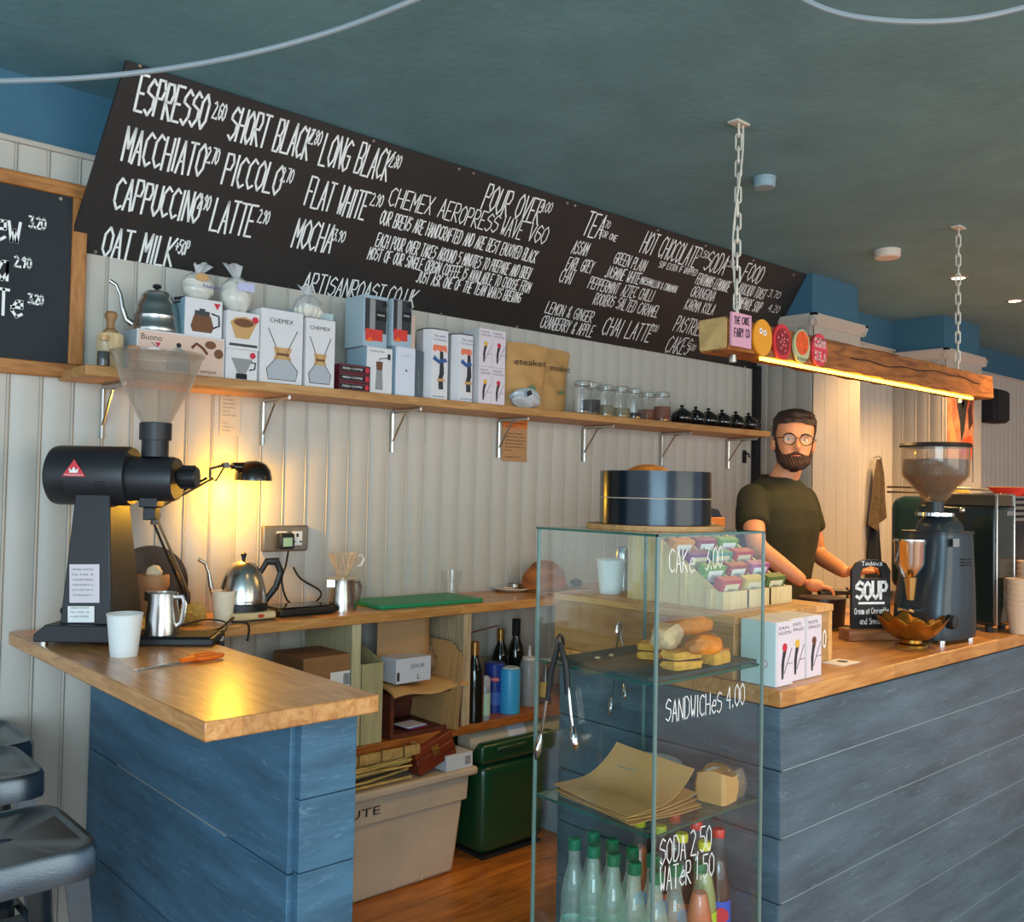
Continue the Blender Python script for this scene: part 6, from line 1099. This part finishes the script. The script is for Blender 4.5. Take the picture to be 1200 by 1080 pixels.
MP = V((3.33, 2.09, 0)); man = thing('person', 'bearded man in round glasses and dark olive t-shirt working behind the counter', 'person', MP)
SKINM = mat('skin', 'd08d66', .5, var=.06, vs=20); SHIRT = mat('olive_tshirt', '2b2a15', .9, var=.2, vs=14, bump=.5, bs=30); HAIR = mat('brown_hair', '2e1a10', .6, var=.5, vs=60, bump=.9, bs=150, st=(1, 1, .3)); BEARD = mat('beard', '3b2012', .75, var=.5, vs=90, bump=1, bs=200)
def ML(u, v, y): return K(u, v, y=y)-MP
# torso as stacked rings
TOR = [(.86, 0, .01, .155, .105), (.95, 0, .01, .165, .115), (1.05, .0, .005, .155, .11), (1.15, .0, 0, .16, .115), (1.25, .005, -.005, .178, .122), (1.33, .005, 0, .185, .118), (1.385, .01, .005, .17, .1), (1.42, .014, .003, .125, .078), (1.44, .015, .002, .088, .066), (1.455, .016, 0, .064, .058)]
def torso(off, z0=-1, ztop=9):
    return ringloft([(z, cx, cy, rx+off, ry+off) for z, cx, cy, rx, ry in TOR if z0 <= z <= ztop], 36, 2.5)
RS, LS = (-.185, .0, 1.375), (.2, .0, 1.375)
RE = ML(876, 641, 1.98); RW_ = ML(944, 684, 1.83); RH = ML(978, 690, 1.775); LE = ML(950, 650, 2.05); LW = ML(993, 672, 1.83); LH = ML(1022, 662, 1.77)
LE.x = .245; RE.x = -.31 if RE.x < -.31 else RE.x
g = G(); b = torso(0); g.add(b.v, b.f)
def chain_(a, c, r0, r1): a, c = V(a), V(c); return [(*(a+(c-a)*t), r0+(r1-r0)*t) for t in (0, .33, .66, 1)]
for sh_, el, wr in ((RS, RE, RW_), (LS, LE, LW)):
    v_, f_ = skin([[(*sh_, .058), *[(*(V(sh_)+(V(el)-V(sh_))*t), .05-.008*t) for t in (.3, .65)], (*el, .04), *[(*(V(el)+(V(wr)-V(el))*t), .041-.013*t) for t in (.25, .6)], (*wr, .026)]]); g.add(v_, f_)
def hand(wr, kn, side, curl, up=V((0, 0, 1))):
    wr, kn = V(wr), V(kn); d = (kn-wr).normalized(); n = (up-d*up.dot(d)).normalized(); s = d.cross(n)*side; ch = []
    palm = [[(*wr, .024), (*(wr+d*.035), (.026)), (*(wr+d*.075), .03)]]; v1, f1 = skin(palm, 2); g.add(v1, f1)
    for i, (o_, L) in enumerate(((-.03, .062), (-.01, .075), (.01, .07), (.028, .055))):
        p = wr+d*.055+s*o_*.8; q = wr+d*.085+s*o_; dd = d; pts = [(*p, .01), (*q, .0095)]; a = .25
        for k in range(3):
            a += curl; dd = d*math.cos(a)-n*math.sin(a); q = q+dd*L/3; pts.append((*q, .0088-.0008*k))
        v1, f1 = skin([pts], 1); g.add(v1, f1)
    t0 = wr+d*.02-s*.022; pts = [(*t0, .012), (*(t0+d*.022-s*.02), .0115), (*(t0+d*.045-s*.028-n*.008), .0105), (*(t0+d*.07-s*.024-n*.016), .009)]; v1, f1 = skin([pts], 1); g.add(v1, f1)
hand(RW_, RH, 1, .5); hand(LW, LH, -1, .28)
# neck and head
HC = ML(930, 517, 2.02); HC = V((HC.x, HC.y, HC.z)); hy = math.radians(-50)
HM = Matrix.Translation(HC) @ Matrix.Rotation(hy, 4, 'Z') @ Matrix.Rotation(math.radians(3), 4, 'Y')
nk0 = V((.015, .005, 1.40)); nk1 = HM @ V((0, .035, -.09)); v_, f_ = skin([[(*nk0, .07), (*(nk0+(nk1-nk0)*.5), .06), (*nk1, .057), (*(HM @ V((0, .02, -.03))), .055)]]); g.add(v_, f_)
ZK = [-.118, -.112, -.09, -.06, -.02, .02, .055, .085, .105, .117, .121]
WK_ = [.0, .022, .045, .06, .068, .073, .076, .069, .052, .028, 0]; FK = [-.06, -.088, -.094, -.093, -.09, -.09, -.088, -.074, -.05, -.02, .01]; BK = [-.03, .0, .02, .05, .082, .097, .1, .088, .068, .04, .012]
def itp(z, T):
    for i in range(len(ZK)-1):
        if z <= ZK[i+1]: t = (z-ZK[i])/(ZK[i+1]-ZK[i]); t = max(0, min(1, t)); return T[i]+(T[i+1]-T[i])*t
    return T[-1]
def headp(z, a, off=0):
    w_ = itp(z, WK_); f = itp(z, FK); b_ = itp(z, BK); cy = (f+b_)/2; ry = (b_-f)/2; ca, sa = math.cos(a), math.sin(a); q = (abs(ca)**2.35+abs(sa)**2.35)**(-1/2.35)
    x, y = w_*ca*q, cy+ry*sa*q
    if sa < 0:
        ex = lambda c, s_: math.exp(-((c)/s_)**2)
        y -= .027*ex(z+.028, .014)*ex(x, .013)+.014*ex(z+.005, .02)*ex(x, .009)+.006*ex(z-.022, .008)*ex(abs(x)-.03, .022)
        y += .010*ex(z-.003, .012)*ex(abs(x)-.032, .014); y -= .007*ex(z+.062, .009)*ex(x, .022); y -= .008*ex(z+.103, .015)*ex(x, .025); y -= .004*ex(z+.025, .018)*ex(abs(x)-.045, .018)
    l = math.hypot(x, y-cy) or 1; return V((x+off*x/l, y+off*(y-cy)/l, z))
nz, na = 64, 72; vs = [HM @ headp(ZK[0]+(ZK[-1]-ZK[0])*(.5-.5*math.cos(PI*i/nz)), 2*PI*k/na) for i in range(nz+1) for k in range(na)]; fs = [(i*na+k, i*na+(k+1) % na, (i+1)*na+(k+1) % na, (i+1)*na+k) for i in range(nz) for k in range(na)]
fs += [tuple(range(na))[::-1], tuple(nz*na+k for k in range(na))]; g.add(vs, fs)
for s_ in (-1, 1): g.blob((0, 0, 0), .032, .32, .62, 1, .04, 3, 16, 10, HM @ Matrix.Translation((s_*.077, .012, -.012)) @ Matrix.Rotation(-s_*.35, 4, 'Z'))
for sx in (-.085, .085): v_, f_ = skin([[(sx, .01, .9, .085), (sx, .0, .7, .078), (sx, -.01, .5, .055), (sx, 0, .3, .05), (sx, .01, .09, .034), (sx, -.06, .04, .036), (sx, -.15, .03, .03)]], 2); g.add(v_, f_)
ob('body', fuse(g, .0036), SKINM, man)
def shell(nm, m, keep, off, parent=man, th=.004):
    g = G(); vs = []; N1, N2 = 220, 260
    zz_ = [ZK[0]+(ZK[-1]-ZK[0])*(.5-.5*math.cos(PI*i/N1)) for i in range(N1+1)]
    idx = {}; 
    for i, z in enumerate(zz_):
        for k in range(N2):
            a = 2*PI*k/N2; vs.append(HM @ headp(z, a, off(z, a)))
    fs = []
    for i in range(N1):
        for k in range(N2):
            z = (zz_[i]+zz_[i+1])/2; a = 2*PI*(k+.5)/N2
            if keep(z, a, headp(z, a)): fs.append((i*N2+k, i*N2+(k+1) % N2, (i+1)*N2+(k+1) % N2, (i+1)*N2+k))
    g.add(vs, fs); me = mesh_of(nm, g); bm = bmesh.new(); bm.from_mesh(me); bmesh.ops.delete(bm, geom=[v for v in bm.verts if not v.link_faces], context='VERTS'); bm.to_mesh(me); bm.free()
    o = ob(nm, me, m, parent); s = o.modifiers.new('s', 'SOLIDIFY'); s.thickness = th; s.offset = -1; return o
r3 = random.Random(2)
front = lambda a: math.sin(a) < 0
def hoff(z, a): return .007+.016*max(0, (z-.06)/.06)*(1 if front(a) else .6)+.002*math.sin(13*a+60*z)
def hkeep(z, a, p):
    if z > .118: return True
    fr_ = -p.y
    if fr_ > -.012:
        q = max(0, min(1, (fr_-.0)/.05)); q = q*q*(3-2*q)
        return z > .0+.068*q+.004*math.cos(p.x*60)*q
    return z > -.055
shell('hair', HAIR, hkeep, hoff); ob('hair_top', G().blob((0, 0, 0), .074, 1, 1.15, .42, .05, 7, 30, 16, HM @ Matrix.Translation((.002, -.008, .098))), HAIR, man)
def bkeep(z, a, p):
    if p.y > .028: return False
    if (p.x/.021)**2+((z+.0615)/.0065)**2 < 1 and p.y < -.05: return False
    s_ = max(0, min(1, (p.y+.075)/.065)); s_ = s_*s_*(3-2*s_)
    lim = -.058+.07*s_+.013*math.exp(-(p.x/.022)**2)
    return z < lim
def boff(z, a): return .003+.011*max(0, min(1, (-.045-z)/.04))+.0015*math.sin(31*a+200*z)
shell('beard', BEARD, bkeep, boff, th=.006)
def onface(x, z, off=.001):
    best = min((headp(z, 2*PI*k/720) for k in range(360, 720)), key=lambda p: abs(p.x-x)); return V((x, best.y-off, z))
def hp(nm, g_, m): return ob(nm, g_, m, man)
for s_ in (-1, 1):
    c = onface(s_*.031, .002, -.0048); ob('eye', G().blob(tuple(c), .0115, 1, .8, .62, m=HM, nu=16, nv=10), mat('eye_white', 'd9d2ca', .3), man)
    ob('iris', G().blob(tuple(c+V((-.0015, -.0074, .0005))), .0048, 1, .5, 1, m=HM, nu=12, nv=8), mat('iris_dark', '2a1a12', .2), man)
    bp_ = [onface(s_*x, z, .003) for x, z in ((.013, .019), (.025, .0245), (.04, .024), (.05, .018))]; ob('eyebrow', G().tube([HM @ p for p in bp_], [.002, .0035, .003, .0015], 8), HAIR, man)
mp = [onface(x, -.0615, .0015) for x in (-.019, -.01, 0, .01, .019)]; ob('lips', G().tube([HM @ p for p in mp], [.001, .0042, .0046, .0042, .001], 10, flat=.8), mat('lips', 'a8574a', .5), man)
# glasses
GM = mat('glasses_black', '111114', .25); gg = []
for s_ in (-1, 1):
    cx, cz, yy = s_*.032, .002, -.104
    ob('lens_rim', G().tube([HM @ V((cx+.0235*math.cos(a), yy+.0, cz+.022*math.sin(a))) for a in [2*PI*k/32 for k in range(32)]], .0019, 8, True), GM, man)
    ob('lens', G().prism(circ(cx, cz, .022, 28, .94), HM @ V((0, yy+.0005, 0)), HM.to_3x3() @ X, HM.to_3x3() @ Z, .0008), glass('lens_glass', 'fafdfa', .1, .0, refl=.008), man, smooth=False)
    ob('temple', G().tube([HM @ V(p) for p in ((s_*.055, yy, .006), (s_*.074, yy+.03, .006), (s_*.08, 0, .002), (s_*.078, .02, -.008))], .0016, 6), GM, man)
ob('bridge', G().tube([HM @ V(p) for p in ((-.009, -.104, .006), (0, -.108, .009), (.009, -.104, .006))], .0018, 6), GM, man)
# t-shirt
g = G(); b = torso(.012, .9, 1.46); g.add(b.v, b.f)
for sh_, el in ((RS, RE), (LS, LE)):
    s0, e0 = V(sh_), V(el); v_, f_ = skin([[(*(s0+V((-.05*(1 if s0.x > 0 else -1), 0, .0))), .066), (*s0, .066), (*(s0+(e0-s0)*.3), .066), (*(s0+(e0-s0)*.55), .066), (*(s0+(e0-s0)*.64), .064)]]); g.add(v_, f_)
me = fuse(g, .007, 14); me.name = 'tshirt'
for v in me.vertices:
    p = v.co; k = math.sin(26*p.x+14*p.z)*.5+math.sin(-17*p.x+24*p.z+1)*.5; n = v.normal; v.co = p+n*(.004*k*(1 if p.z < 1.33 else .3))
ob('tshirt', me, SHIRT, man)
ob('collar', G().tube([(.016+.073*math.cos(a), .0+.066*math.sin(a), 1.452+.01*math.sin(a)) for a in [2*PI*k/32 for k in range(32)]], .0065, 8, True), mat('collar_dark', '201d10', .9), man)
g = G()
for sx in (-.085, .085): v_, f_ = skin([[(sx, .01, .92, .105), (sx, .0, .7, .09), (sx, -.01, .5, .072), (sx, 0, .3, .066), (sx, .005, .12, .06)]], 2); g.add(v_, f_)
b = ringloft([(z, cx, cy, rx+.01, ry+.01) for z, cx, cy, rx, ry in TOR[:3]], 36, 2.5); g.add(b.v, b.f)
me = fuse(g, .008, 4); me.name = 'trousers'; ob('trousers', me, mat('dark_denim', '1b2028', .9), man)
for sx in (-.085, .085): ob('shoe', G().blob((sx, -.055, .05), .055, .85, 2.4, .9, .02, 1, 24, 14), mat('shoe_black', '141414', .5), man)
pfh.location = MP+RH+V((.03, -.045, -.004))
